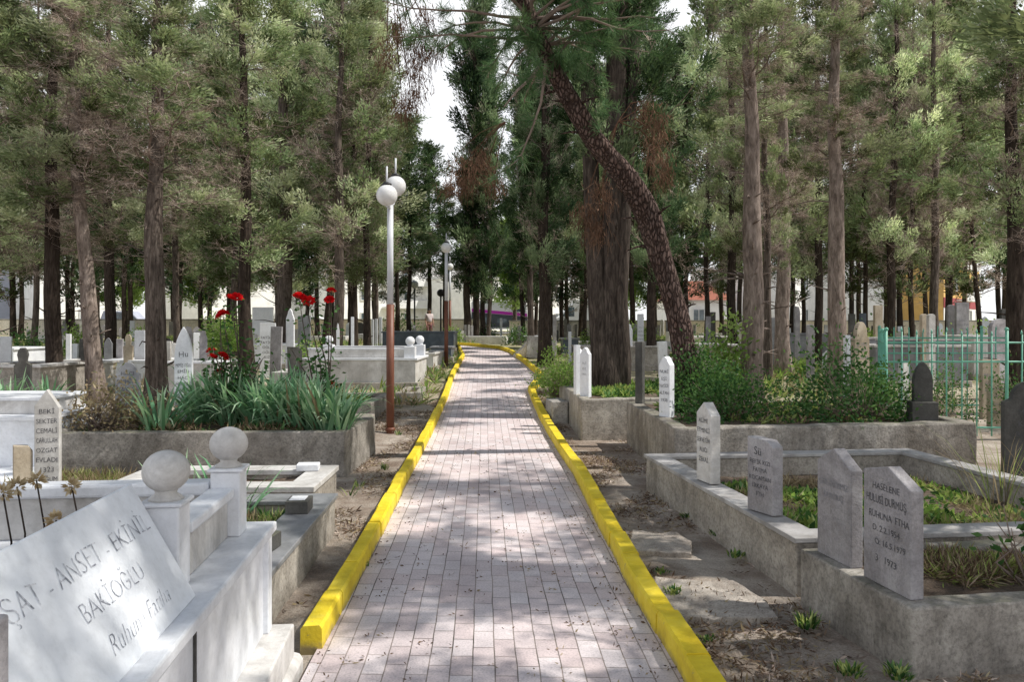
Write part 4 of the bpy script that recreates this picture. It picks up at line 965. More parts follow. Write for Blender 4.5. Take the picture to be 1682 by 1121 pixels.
# ================================================================== TREES
def crown(seed, H, z0, Rm, nl, live=.7, cl=5.0, K=60, cr=.15, lL=.10, lW=.026, elev=(5,30), up=45, leafm='leaf', dead=9, twigW=.0042, shape='cyp', sub=7, inner=.3):
    """limbs off a straight stem: the live ones carry plumes of scale foliage, the dead ones only bare twigs"""
    rng = np.random.default_rng(seed); b = NB()
    S0=[];S1=[];R0=[];R1=[]; CP=[];CD=[];CS=[];CRr=[]; TP=[];TD=[]
    for i in range(nl):
        t = (i+rng.uniform(0,1))/nl; t = t**.92; z = z0+(H-z0)*t*.98; az = rng.uniform(0,2*PI)
        if shape == 'cyp': pr = (1-t)**.62*(.5+.5*min(1,t/.10))
        elif shape == 'col': pr = (1-t)**.45*(.6+.4*min(1,t/.08))
        else: pr = math.sin(PI*min(1,.12+.88*t))**.6
        L = max(.25, Rm*pr*rng.uniform(.5,1.15)); e0 = R(rng.uniform(*elev)); e1 = e0+R(up*rng.uniform(.4,1.2))
        p = np.array([0,0,z]); n = 6; pts=[p]; dirs=[]
        for k in range(n):
            e = e0+(e1-e0)*k/n; a = az + .25*math.sin(k*1.3+i); d = np.array([math.cos(a)*math.cos(e), math.sin(a)*math.cos(e), math.sin(e)]); p = p+d*L/n + rng.normal(0,.02*L,3); pts.append(p); dirs.append(d)
        r0 = .008+.011*L
        for k in range(n): S0.append(pts[k]);S1.append(pts[k+1]);R0.append(r0*(1-k/n*.8));R1.append(r0*(1-(k+1)/n*.8))
        def on(s):
            k = min(n-1,int(s*n)); f = s*n-k; return pts[k]*(1-f)+pts[k+1]*f, dirs[k]
        alive = rng.random() < live*(.7+.5*t); lsh = rng.choice([.15,.44,.80],p=[.36,.30,.34])+rng.normal(0,.07)  # each limb dark: lit and shaded masses put into colour
        if alive:
            for q in range(max(3,int(L*cl))):
                s = inner+(1-inner)*rng.random()**.75; bp, d = on(s); off = rng.normal(size=3)*(.08+.12*L*(.3+.7*s)); off[2] = off[2]*.7+.06
                c = bp+off; S0 += [bp]; S1 += [c]; R0 += [r0*.3]; R1 += [.003]
                CP.append(c); CD.append(unit(d*.5+off/(np.linalg.norm(off)+.05)*.5+np.array([0,0,.25]))); CS.append(lsh+rng.normal(0,.10)); CRr.append(cr*rng.uniform(.6,1.35))
        for q in range(max(2,int(L*sub*(.45 if alive else 1.2)))):
            s = rng.uniform(.08,1); bp, d0 = on(s); d = d0*.4+rng.normal(size=3)*.6+np.array([0,0,.05]); d/=np.linalg.norm(d)
            l = rng.uniform(.22,.62)*(1.1-.4*s)*(.6+.22*Rm); mp = bp+d*l*.5+rng.normal(0,.03,3); tp = mp+unit(d+rng.normal(0,.25,3))*l*.5
            S0 += [bp,mp]; S1 += [mp,tp]; R0 += [r0*.32,r0*.22]; R1 += [r0*.22,.0025]
            for c in range(2):
                w_ = rng.uniform(.3,1); TP.append(bp*(1-w_)+tp*w_); TD.append(d)
    b.prisms(np.array(S0),np.array(S1),np.array(R0),np.array(R1), .25, 1)
    if CP:
        CP=np.array(CP);CD=np.array(CD);CS=np.array(CS);CRr=np.array(CRr);N=len(CP)*K
        o = rng.normal(size=(N,3)); o = unit(o)*(rng.uniform(0,1,N)**.45)[:,None]; rad = np.linalg.norm(o,axis=1)
        cd = np.repeat(CD,K,0); o2 = o + cd*(o*cd).sum(1,keepdims=True)*.6
        P=np.repeat(CP,K,0)+o2*np.repeat(CRr,K)[:,None]; D=unit(cd*.9+o*.45+rng.normal(size=(N,3))*.30+np.array([0,0,-.10]))
        sh = np.repeat(CS,K)+.30*(rad-.7)+.12*o[:,2]+rng.normal(0,.11,N)  # painted shading: clump cores darker, outer and upper leaves lighter
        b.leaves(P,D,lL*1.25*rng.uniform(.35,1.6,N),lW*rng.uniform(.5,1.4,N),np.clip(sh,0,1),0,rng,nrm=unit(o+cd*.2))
    TP=np.array(TP);TD=np.array(TD);N=len(TP)*dead
    P=np.repeat(TP,dead,0)+rng.normal(0,.03,(N,3)); D=unit(np.repeat(TD,dead,0)*.5+rng.normal(size=(N,3))*.6+np.array([0,0,-.12])); l=rng.uniform(.10,.36,N)[:,None]
    Mi=P+D*l*.5+rng.normal(0,.025,(N,3)); E=P+D*l+rng.normal(0,.05,(N,3)); sh=rng.uniform(.3,1,N)
    b.prisms(P,Mi,twigW,twigW*.8,sh,1); b.prisms(Mi,E,twigW*.8,twigW*.35,sh,1)
    return b.mesh('crown', [M[leafm], M['twig']])
CR = {
 'A': (crown(1,15,2.5,2.6,74,.66,3.2,150,.25,.10,.036,dead=5), 15.), 'B': (crown(2,15,2.6,2.5,70,.54,3.2,150,.25,.10,.036,dead=5), 15.), 'C': (crown(3,15,2.3,2.4,76,.74,3.2,150,.25,.10,.036,dead=5), 15.),
 'G': (crown(4,15,2.3,2.5,74,.42,3.0,150,.25,.10,.036,dead=8), 15.),
 'D': (crown(5,16,2.0,2.3,92,.90,3.6,150,.26,.10,.036,elev=(15,40),leafm='leaf_deep',inner=.15,sub=3,dead=6), 16.), 'E': (crown(6,15,1.8,2.3,80,.88,3.4,150,.27,.10,.036,inner=.2,sub=4,dead=6), 15.),
 'K': (crown(7,15,1.6,1.4,110,.97,4.5,150,.24,.10,.036,elev=(35,60),up=25,shape='col',leafm='leaf_deep',inner=.1,sub=3,dead=6), 15.),
 'S': (crown(12,15,2.8,3.0,30,.9,3.4,170,.30,.10,.038,elev=(0,35),sub=3,dead=6), 15.),
 'W': (crown(8,15,1.5,2.7,66,.78,3.0,75,.32,.16,.062,sub=3,dead=5,twigW=.007), 15.), 'X': (crown(9,15,1.3,2.5,66,.93,3.2,75,.32,.16,.062,leafm='leaf_deep',sub=3,dead=4,twigW=.007,inner=.15), 15.),
 'Y': (crown(10,9,1.6,3.2,54,.97,3.6,75,.45,.22,.11,elev=(0,50),up=30,shape='round',leafm='leaf_bright',dead=3,sub=3), 9.),
}
def trunk_obj(parent, r, Hh, lean, bark, seed, flare=1.5, nseg=14, stubs=14, kinks=None, top=.22):
    rnd = random.Random(seed); m = MB(); pts = []; rad = []
    n = max(8, int(Hh/.45)); lx, ly = lean
    for i in range(n+1):
        z = -.25 + (Hh+.25)*i/n; t = max(0,z)/Hh
        wx = .03*math.sin(z*.8+seed)+.02*math.sin(z*1.9+seed*2)
        pts.append((lx*t+wx, ly*t+.03*math.cos(z*.7+seed), z)); rr_ = r*(max(0.0,1-t)**.8*(1-top)+top)
        rad.append(rr_*(1+(flare-1)*math.exp(-max(0,z+.05)/.28)))
    m.tube(pts, rad, nseg, True, 0, .14, seed*3.1)
    for k in range(stubs):
        i = rnd.randrange(2, max(3,min(n-1, int(n*.6)))); p = Vector(pts[i]); a = rnd.uniform(0,2*PI); d = Vector((math.cos(a),math.sin(a),rnd.uniform(-.1,.5)))
        l = rnd.uniform(.04,.22) if rnd.random()<.7 else rnd.uniform(.3,.8)
        m.tube([p+d*rad[i]*.7, p+d*(rad[i]+l*.5)+Vector((0,0,rnd.uniform(-.02,.04))), p+d*(rad[i]+l)+Vector((0,0,rnd.uniform(-.06,.05)))], [.018,.012,.005], 5)
    return m.build('trunk', M[bark], parent)
SEED = [100]
def tree(label, px, Y, wpx, proto, Hh=15., s=1.0, bark='bark_grey', pxtop=None, group=None, rot=None, flare=1.5, z=None, name='cypress_tree', xy=None, r=None, zs=1.0, stubs=14, cb=2.6):
    SEED[0] += 1; sd = SEED[0]
    x = (px-CX)/F*Y if xy is None else xy[0]
    if xy is not None: Y = xy[1]
    r = wpx/F*Y*.5 if r is None else r; z0 = g(Y) if z is None else z
    zt = EYE + HY/F*Y
    if Y < 34 and proto != 'K' and xy is None: Hh = min(Hh, zt*1.05+1.0)
    lx = 0.0
    if pxtop is not None: lx = ((pxtop-px)/F*Y)/max(1,(zt-1.9))*Hh
    e = empty(name, (x,Y,z0), 0, label, 'tree', group)
    trunk_obj(e, r, Hh*.93, (lx*.93,0), bark, sd, flare, 14 if Y<30 else 9, stubs if Y<30 else 4)
    me, h = CR[proto]; c = link('crown', me, e); k = (Hh-cb)/(h-2.6); c.location.z = cb-2.6*k
    if xy is None and proto not in 'KXWY': s *= ((.88 if Y < 20 else .95 if Y < 31 else 1) if px < 800 else (.64 if Y < 20 else .70 if Y < 31 else 1))
    c.scale = (s,s,k*zs); th = math.atan2(lx, Hh)
    rz = Matrix.Rotation(random.Random(sd).uniform(0,2*PI) if rot is None else rot,4,'Z'); c.rotation_euler = (Matrix.Rotation(th,4,'Y')@rz).to_euler()
    return e
# --- left side, nearest first
tree('dark cypress with black trunk at the left edge behind the slim white headstone', 84,15.3,27,'A',15,1.0,'bark_dark',88)
tree('cypress with pale sunlit leaning trunk second from the left edge', 158,15.0,28,'G',15,1.0,'bark_pale_sun',122,flare=1.3,stubs=26,cb=3.8)
tree('tall cypress with straight brown trunk behind the grey slanted headstone', 257,13.6,36,'B',16,.95,'bark_grey',256,stubs=24,cb=3.2)
tree('cypress with slender dark trunk behind the red roses', 408,16.5,24,'C',15,1.0,'bark_dark',398)
tree('cypress with thick reddish trunk behind the white tomb', 466,24.0,27,'E',15,1.15,'bark_grey',468)
tree('cypress with straight trunk just right of the right rose bush', 554,22.5,18,'A',15,1.1,'bark_grey',560)
tree('cypress second left of the nearest lamp post', 578,25.0,15,'E',14.5,1.05,'bark_dark',585)
tree('cypress with dark trunk immediately left of the nearest lamp post', 602,24.0,13,'C',14,.9,'bark_dark',606)
tree('thin cypress half hidden by the nearest lamp post', 617,31.0,9,'E',15,.85,'bark_grey',622)
tree('thin leaning cypress between the red roses', 531,27.0,12,'B',13,1.0,'bark_dark',600)
tree('cypress with sun edged trunk left of the slender dark one', 385,27.0,11,'E',15,1.15,'bark_grey',383)
tree('thin cypress with reddish trunk beside the left black trunk', 57,27.0,10,'B',14,1.1,'bark_grey',60)
tree('cypress with black trunk right behind the pale leaning one', 180,25.0,18,'A',15,1.15,'bark_dark',176)
tree('thin cypress right of the tall straight brown trunk', 289,29.0,11,'C',15,1.1,'bark_grey',288)
tree('cypress standing outside the left edge of the view', -40,15.0,24,'C',15,1.1,'bark_grey',-50)
# --- centre
tree('short dark cypress at the end of the left kerb', 768,36.0,14,'K',8.2,.85,'bark_dark',768,cb=3.0)
tree('thin cypress pair, left trunk, past the path bend', 794,38.0,9,'X',14,.62,'bark_dark',792)
tree('thin cypress pair, right trunk with sunlit edge, past the path bend', 804,36.0,7,'K',14,.8,'bark_grey',806)
tree('dense dark column cypress forming the right side of the sky gap', 781,36.5,11,'K',23,1.4,'bark_dark',781,cb=3.3)
tree('cypress with slim reddish trunk at the right kerb bend', 871,28.0,11,'D',16,.95,'bark_grey',868)
tree('dark thick cypress beside the leafy sapling', 894,23.0,22,'D',17,.95,'bark_dark',896)
tree('thin dark leaning cypress right of the magenta striped bus', 859,40.0,8,'X',13,.8,'bark_dark',850)
tree('small dark cypress before the white van', 923,40.0,7,'X',11,.75,'bark_dark',923)
tree('thin cypress right of the white van', 962,38.0,7,'W',14,.8,'bark_dark',960)
# --- thick twin stemmed cypress
tz = .5
e = empty('cypress_tree', (1.66,13.1,tz), 0, 'thick twin stemmed cypress in the concrete bed right of the path', 'tree')
trunk_obj(e, .275, 12, (.15,0), 'bark_mid', 61, 1.35, 18, 8)
m = MB(); m.tube([(-.16,-.05,-.2),(-.18,-.08,.6),(-.26,-.05,1.6),(-.33,-.02,3),(-.4,.05,5.2),(-.45,.1,8),(-.5,.1,11)], [.24,.17,.15,.13,.12,.10,.05], 12, True, 0, .15, 5.); m.tube([(.12,-.12,-.2),(.17,-.16,.5),(.13,-.2,1.5),(.2,-.16,3),(.35,-.1,5.5),(.5,-.1,8.5)], [.17,.12,.10,.09,.08,.04], 10, True, 0, .15, 8.)
m.build('side_stem', M['bark_mid'], e)
c = link('crown', CR['D'][0], e); c.scale = (.72,.72,.66); c.location = (0,0,1.9)
# --- right side
tree('tall cypress with straight sunlit trunk right of the leaning pine', 1236,14.2,38,'B',16,1.05,'bark_pale_sun',1232,z=.35,flare=1.25,stubs=40,cb=4.7)
tree('cypress with slim trunk touching the sunlit straight one', 1259,18.5,15,'G',15,1.0,'bark_grey',1258)
tree('dark cypress behind the leaning pine', 1069,22.5,16,'D',15,.95,'bark_dark',1070)
tree('thin cypress right of the leaning pine', 1161,30.0,9,'W',14,1.0,'bark_dark',1163)
tree('cypress with dark trunk left of the sunlit straight one', 1203,26.0,16,'A',15,1.0,'bark_dark',1202)
tree('cypress with grey half sunlit trunk third right of the pine', 1288,20.5,25,'G',15,1.1,'bark_pale_sun',1284,cb=3.6)
tree('cypress with black trunk beside the broad sun edged one', 1345,24.0,14,'C',15,1.05,'bark_dark',1342)
tree('cypress with broad brown trunk and bright sunlit edge', 1372,16.5,32,'G',15,1.1,'bark_pale_sun',1372,flare=1.2,stubs=24,cb=4.4)
tree('thin dark cypress between the broad trunk and the fence', 1421,27.0,8,'W',14,1.1,'bark_dark',1419)
tree('cypress with slightly leaning dark trunk before the white house', 1461,22.5,15,'B',14.5,1.05,'bark_dark',1472)
tree('thin dark cypress right of the slightly leaning one', 1497,26.0,9,'W',14,1.1,'bark_dark',1500)
tree('cypress with grey trunk before the white house door', 1537,23.0,15,'G',14.5,1.1,'bark_grey',1534)
tree('thin cypress left of the yellow house', 1561,29.0,7,'W',14,1.1,'bark_dark',1560)
tree('thin leaning cypress before the yellow house', 1612,27.0,8,'W',13,1.0,'bark_dark',1570)
tree('big dark cypress with black trunk near the right edge', 1668,13.5,32,'C',15,1.0,'bark_dark',1664)
# --- farther rows, filling the wood
far = [(20,36,'W'),(120,40,'X'),(330,37,'X'),(505,38,'X'),(640,48,'X'),(985,44,'X'),(1100,42,'X'),(1320,39,'W'),(1480,41,'W'),(-60,32,'W'),(880,48,'X'),(930,50,'X')]
for i, (px, Y, p) in enumerate(far):
    side = 'left' if px < 700 else 'right'
    tree('thin far cypress of the back rows on the %s, lost among the other trunks' % side, px, Y, 7, p, 15.5 if px not in (640,) else 12, 1.25 if px not in (640,) else 1.0, 'bark_dark', px, 'far cypresses on the %s of the path' % side)
mid = [(22,37),(112,41),(205,36),(296,42),(375,38),(468,41),(545,37),(1038,38),(1128,41),(1216,37),(1302,42),(1398,38),(1476,41),(1556,37),(1640,40),(1715,36),(1810,33),(1880,38),(1990,34),(2120,38),(-110,36),(-200,40)]
for i, (px, Y) in enumerate(mid):
    sd_ = 'left' if px < 700 else 'right'
    tree('tall high crowned cypress deep among the other trunks on the %s of the path' % sd_, px, Y, 8, 'XW'[i%2], 16+(i*7%4)*.5, 1.2, 'bark_dark', px, 'high crowned cypresses deep on the %s of the path' % sd_, cb=4.3)
back = [-40,35,95,160,215,285,345,400,455,520,575,615,905,955,1010,1075,1120,1185,1225,1290,1345,1410,1455,1520,1585,1650,1715]
for i, px in enumerate(back):
    Y = 50+(i*37%9); sd_ = 'left' if px < 700 else 'right'
    tree('dense cypress of the last row before the wall on the %s of the path' % sd_, px, Y, 8, 'X', 16.5+(i*13%5)*.6, 1.35, 'bark_dark', px, 'last row of cypresses on the %s of the path' % sd_, cb=4.3)
for i, (px, Y, Hh, s, lab) in enumerate(((845,62,9,.8,'bright tree behind the striped bus'),(1040,60,9,.8,'bright tree behind the thick twin cypress'),(330,58,8.5,.9,'pale green tree behind the tan wall on the left'),(210,60,9,.9,'pale green tree behind the grey vehicle'))):
    tree(lab, px, Y, 8, 'Y', Hh, s, 'bark_grey', px, name='broadleaf_tree')
tree('loose cypress closing the far end of the path below the sky gap', 672,40,8,'X',11.4,1.05,'bark_dark',674,cb=4.0)
tree('dark cypress at the far end of the path below the sky gap', 705,47,8,'X',11.6,1.1,'bark_dark',705,cb=4.0)
tree('loose cypress at the far end of the path left of the dark lamp', 652,44,8,'W',12.5,.95,'bark_dark',650,cb=4.0)
tree('smaller cypress closing the far end of the path right of the dark lamp', 730,52,7,'X',9.8,1.0,'bark_dark',730,cb=4.0)
# --- trees right of and behind the camera that shade the near graves
for (x, y, p, Hh_, lab) in ((4.8,2.3,'A',13,'cypress right of the camera, nearest the near right bed'),(5.6,5.0,'S',9.5,'loose cypress right of the camera beside the weedy plot'),(7.4,7.7,'S',12.5,'cypress right of the camera between the weedy plot and the fence')):
    tree(lab, 0, y, 0, p, Hh_, 1.0, 'bark_grey', xy=(x,y), r=.19, name='cypress_tree')

# --- leaning pine
e = empty('pine_tree', (2.30,9.9,.5), 0, 'leaning reddish pine with kinked trunk and long needles over the path', 'tree')
wp = [(1137,668,9.95),(1128,610,9.95),(1117,540,9.9),(1098,465,9.9),(1080,400,9.85),(1062,345,9.8),(1030,290,9.7),(990,245,9.6),(962,205,9.5),(935,160,9.4),(910,115,9.3),(892,75,9.2),(872,30,9.1),(850,-30,9.0),(838,-110,8.9),(832,-200,8.9),(830,-300,8.9)]
wd = [47,41,38,36,36,40,38,34,32,29,25,22,19,16,13,10,6]
P = [at(*q)-Vector((2.30,9.9,.5)) for q in wp]
def smooth_path(P, Rr, k=3):
    o=[];r=[]
    for i in range(len(P)-1):
        p0=P[max(i-1,0)];p1=P[i];p2=P[i+1];p3=P[min(i+2,len(P)-1)]
        for j in range(k):
            t=j/k; o.append(.5*((2*p1)+(p2-p0)*t+(2*p0-5*p1+4*p2-p3)*t*t+(3*p1-p0-3*p2+p3)*t**3)); r.append(Rr[i]*(1-t)+Rr[i+1]*t)
    return o+[P[-1]], r+[Rr[-1]]
m = MB(); pp, pr = smooth_path(P, [w/F*9.7*.5 for w in wd]); m.tube(pp, pr, 20, True, 0, .24, 3.0)
rnd = random.Random(5)
for k in range(30):
    i = rnd.randrange(6,len(pp)-12); a = Vector((rnd.uniform(-1,1),rnd.uniform(-1,.4),rnd.uniform(-.3,.8))).normalized(); l = rnd.uniform(.06,.3)
    m.tube([pp[i]+a*pr[i]*.6, pp[i]+a*(pr[i]+l*.5), pp[i]+a*(pr[i]+l)+Vector((0,0,-.03))], [.022,.014,.006], 5)
m.build('trunk', M['bark_pine'], e)
rng = np.random.default_rng(77); b = NB(); tips = []
for k in range(64):
    i = int(len(pp)*(.66+.34*rng.random())); i = min(i, len(pp)-2); p = np.array(pp[i]); d = unit(rng.normal(size=3)*np.array([1.1,.9,.45])+np.array([.1,-.15,.25])); L = rng.uniform(.5,1.9)*(1.0 if k > 10 else .7)
    q = [p]; 
    for s_ in range(5):
        d = unit(d+rng.normal(0,.16,3)+np.array([0,0,-.03])); q.append(q[-1]+d*L/5)
    q = np.array(q); b.prisms(q[:-1], q[1:], np.linspace(.022,.008,5), np.linspace(.019,.005,5), .3, 1, 5)
    for s_ in range(7):
        w_ = rng.uniform(.45,1)*5; j = min(4,int(w_)); o = q[j]+(q[j+1]-q[j])*(w_-j); dd = unit(d+rng.normal(0,.6,3)); tips.append((o+dd*.12, dd)); b.prisms(o[None], (o+dd*.16)[None], .006, .004, .3, 1)
for (px, py, Y) in ((905,60,9.0),(940,85,9.1),(960,110,9.2),(880,100,9.0),(975,180,9.4),(985,150,9.3),(845,40,9.0),(930,30,9.1),(1000,60,9.4),(810,60,9.0),(860,70,8.9),(965,55,9.0)):
    o = np.array(at(px,py,Y)-Vector((2.30,9.9,.5)))
    for s_ in range(7): tips.append((o+rng.normal(0,.11,3), unit(rng.normal(size=3)+np.array([0,-.2,-.1]))))
TPs = np.array([t[0] for t in tips]); TDs = np.array([t[1] for t in tips]); K = 60; N = len(TPs)*K
Pn = np.repeat(TPs,K,0)-np.repeat(TDs,K,0)*rng.uniform(0,.14,N)[:,None]; Dn = unit(np.repeat(TDs,K,0)*.8+rng.normal(size=(N,3))*.5+np.array([0,0,-.10]))
b.leaves(Pn, Dn, rng.uniform(.10,.19,N), .0055, np.clip(np.repeat(rng.normal(.5,.15,len(TPs)),K)+rng.normal(0,.12,N),0,1), 0, rng)
b.build('crown', [M['needle'], M['twig']], e)
# bare grey broken branch hanging off the pine
m = MB(); A = [at(*q)-Vector((2.30,9.9,.5)) for q in ((892,100,9.25),(870,130,9.1),(850,148,9.0),(828,175,8.95))]; m.tube(A, [.024,.02,.016,.008], 6); m.tube([A[1],A[1]+Vector((-.16,0,.05)),A[1]+Vector((-.3,0,.1))],[.01,.008,.004],5)
m.tube([at(*q)-Vector((2.30,9.9,.5)) for q in ((905,105,9.3),(940,60,9.2),(985,48,9.1),(1020,42,9.0))], [.02,.014,.010,.005], 6)
m.build('dead_branch', M['bark_pale_sun'], e)
# brown dead sprays hanging from overhead branches into the gap and before the column cypress
def dead_spray(label, spots, x0, Y, seed):
    r = np.random.default_rng(seed); e = empty('dead_branch', at(x0[0], x0[1], Y), 0, label, 'branch'); O = np.array(at(x0[0], x0[1], Y)); b = NB()
    for (px, py, ln) in spots:
        t = np.array(at(px, py, Y))-O; t[1] += r.normal(0,.2); mid = t*.5+np.array([0,0,.12]); b.prisms(np.array([[0,0,0],mid]), np.array([mid,t]), .012, .006, .3, 0)
        n = 90; s = r.uniform(0,1,n); P = t+np.stack([r.normal(0,.10,n), r.normal(0,.12,n), -s*ln],1); D = unit(r.normal(size=(n,3))*.35+np.array([0,0,-1])); l = r.uniform(.12,.34,n)[:,None]
        b.prisms(P, P+D*l, .004, .002, r.uniform(.2,1,n), 0)
        b.prisms(t[None]+np.array([[0,0,0.]]), t[None]-np.array([[0,0,ln]]), .006, .003, .3, 0)
        k = 120; P = t+np.stack([r.normal(0,.11,k), r.normal(0,.12,k), -r.uniform(0,1,k)*ln],1); b.leaves(P, unit(r.normal(size=(k,3))*.5+np.array([0,0,-1])), r.uniform(.05,.13,k), .018, r.uniform(.1,.9,k), 0, r)
    b.build('spray', [M['twig_red']], e)
dead_spray('brown dead sprays hanging from the top of the photo left of the sky gap', [(655,20,.5),(672,60,.6),(690,40,.5),(640,70,.5),(700,10,.4),(668,130,.4),(690,90,.7),(660,160,.35),(712,60,.3)], (640,-60), 13.0, 4)
dead_spray('rusty dead sprays hanging before the dark column cypress', [(748,250,.6),(775,260,.55),(765,285,.4),(800,262,.45),(812,290,.35),(740,300,.25),(790,240,.4)], (830,200), 16.0, 6)
dead_spray('rusty dead foliage hanging between the twin stems of the thick cypress', [(985,300,.5),(960,330,.4),(1090,250,.5),(1070,220,.5),(1085,180,.4),(980,360,.35),(1060,160,.4)], (1015,200), 12.2, 8)
# ================================================================== FARTHER HEADSTONES
def stone_px(label, px, ytop, Y, wpx, style, mat, rz=0, lines=0, group=None, t=.09, zb=None):
    p = at(px, ytop, Y); z = g(Y) if zb is None else zb
    h = max(.25, p.z-z+.06); w = wpx/F*Y
    ln = None
    if lines:
        r = random.Random(int(px)); words = ['RUHUNA','FATİHA','HACI','KIZI','OĞLU','MERHUM','1957','D.1921','Ö.1984','EŞİ','HUVEL','BAKİ']
        ln = rows([r.choice(words) for _ in range(lines)], h*.72, min(.09,w*.24), min(.12, h*.62/lines))
    return headstone(label, (p.x,Y,z-.06), R(rz), style, w, h, t, M[mat], ln, 'ink_soft' if mat!='marble' else 'ink')
SP = [
 ('white headstone in full sun at the far left edge',10,553,17.0,16,'flat','marble',20,0),
 ('dark silhouetted turban topped headstone near the left edge',38,571,13.0,25,'turban','stone_dark',15,0),
 ('slim grey headstone between the black and the pale left trunks',97,548,19.0,9,'point','marble_grey',10,0),
 ('slim white headstone between the black and the pale left trunks',113,549,21.0,7,'flat','marble',5,0),
 ('dark headstone with lettering touching the pale leaning trunk',141,572,15.5,14,'flat','stone_dark',10,4),
 ('blue grey pointed headstone right of the pale leaning trunk',178,555,19.5,12,'point','marble_grey',15,0),
 ('dark grey flat headstone right of the pale leaning trunk',197,557,19.0,10,'flat','stone_grey',12,0),
 ('tall weathered beige headstone left of the straight brown trunk',211,549,18.0,15,'turban','stone_beige',10,0),
 ('bright white blank headstone left of the straight brown trunk',231,543,18.5,18,'flat','marble',-6,0),
 ('narrow pale headstone right of the straight brown trunk',276,561,18.0,9,'flat','marble_old',10,0),
 ('brown grey headstone behind the pale blue pointed one',311,536,16.5,10,'slope','stone_grey',25,0),
 ('white headstone just right of the pale blue pointed one',323,547,18.0,10,'flat','marble',25,0),
 ('mossy grey pointed headstone left of the roses',334,540,16.0,12,'point','stone_grey',25,0),
 ('pale mossy headstone behind the left roses',346,552,17.5,8,'flat','marble_old',10,0),
 ('white lettered headstone left of the thick reddish trunk',440,531,19.5,25,'flat','marble',8,7),
 ('wide white slab behind the lettered one left of the reddish trunk',432,505,27.0,34,'flat','marble',0,0),
 ('tall bright white pointed headstone on the reddish trunk edge',477,507,19.0,13,'point','marble',0,0),
 ('grey lettered slab behind the right rose bush',500,519,22.0,20,'flat','marble_grey',0,4),
 ('slim white headstone behind the right rose bush',555,531,20.5,5,'point','marble',10,0),
 ('very slim white headstone before the dark trunks left of the lamp post',579,521,20.0,5,'flat','marble',10,0),
 ('slim white headstone, left one of three before the dark tomb left end',612,525,30.0,4,'flat','marble',0,0),
 ('slim white headstone, middle one of three before the dark tomb left end',618,524,30.5,4,'flat','marble',0,0),
 ('slim white headstone, right one of three before the dark tomb left end',625,521,31.0,5,'flat','marble',0,0),
 ('slim grey headstone, left one of three under the short dark cypress',764,534,34.0,4,'flat','stone_grey',0,0),
 ('slim pale headstone, middle one of three under the short dark cypress',770,534,34.5,3,'flat','marble_old',0,0),
 ('slim pale headstone, right one of three under the short dark cypress',775,535,35.0,4,'flat','marble_old',0,0),
 ('slim white stone post beyond the path bend',823,523,44.0,4,'flat','marble',0,0),
 ('slim white headstone left of the trunk at the path bend',841,538,36.0,4,'point','marble',0,0),
 ('pale grey headstone beside the slim trunk at the path bend',853,535,33.0,6,'flat','stone_grey',0,0),
 ('tall brown grey stone post right of the dark thick cypress',911,517,34.0,6,'flat','stone_grey',0,0),
 ('brown stone post below the white van left side',929,524,36.0,5,'flat','stone_dark',0,0),
 ('brown stone post below the white van middle',946,533,35.0,4,'flat','stone_dark',0,0),
 ('dark stone post right of the white van',973,530,36.0,5,'flat','stone_dark',0,0),
 ('dark stone post left of the twin stemmed cypress',978,526,38.0,4,'flat','stone_dark',0,0),
 ('white headstone rising behind the sapling',936,545,24.0,5,'flat','marble',0,0),
 ('white pointed headstone right of the twin stemmed cypress',1034,532,22.0,9,'point','marble',0,0),
 ('tall white lettered headstone right of the twin stemmed cypress',1052,516,24.0,10,'flat','marble',0,5),
 ('grey headstone right of the leaning pine, left of two',1163,520,23.0,8,'flat','stone_grey',0,3),
 ('dark grey headstone right of the leaning pine, right of two',1171,513,24.0,8,'flat','stone_dark',0,0),
 ('broad pale blue slab right of the slim trunk',1274,522,21.5,14,'flat','marble_grey',0,0),
 ('dark stone post right of the grey half sunlit trunk',1309,503,23.0,9,'slope','stone_grey',0,0),
 ('small mossy pointed headstone between the two broad right trunks',1331,533,18.0,12,'round','stone_grey',0,0),
 ('large beige arched headstone left of the green fence',1413,529,14.5,33,'shoulder','stone_beige',24,5),
 ('white narrow headstone touching the beige arched one',1391,551,14.0,8,'flat','marble',10,0),
 ('brown grey square headstone behind the beige arched one',1442,502,21.0,14,'flat','stone_beige',10,0),
 ('dark headstone behind the beige arched one',1399,516,22.0,10,'flat','stone_dark',0,0),
 ('dark blue headstone behind the beige arched one',1417,515,24.0,10,'flat','slate',0,3),
 ('beige headstone of the pair beyond the fence',1517,516,17.5,11,'round','stone_beige',10,0),
 ('white arched headstone of the pair beyond the fence',1529,516,17.0,12,'round','marble_old',10,4),
 ('white edged headstone standing inside the fence left part',1484,594,12.4,15,'round','marble_old',30,0),
 ('tan rounded headstone standing inside the fence right part',1634,615,12.2,24,'shoulder','stone_beige',12,4),
 ('tall beige lettered headstone behind the tan rounded one',1625,591,13.0,30,'flat','stone_beige',5,3),
 ('broad grey arched headstone beyond the fence at the right',1642,524,15.5,44,'round','stone_grey',20,0),
 ('grey double headstone before the yellow house',1580,497,22.0,22,'flat','stone_grey',5,5),
 ('smaller grey headstone joined left of the double one',1562,501,22.3,13,'round','stone_grey',5,3),
 ('dark lettered headstone by the big right edge trunk',1650,508,20.0,14,'flat','stone_dark',5,4),
 ('white headstone in the gap right of the broad sun edged trunk',1386,548,19.0,7,'flat','marble',0,0),
]
for a in SP: stone_px(*a[:9])
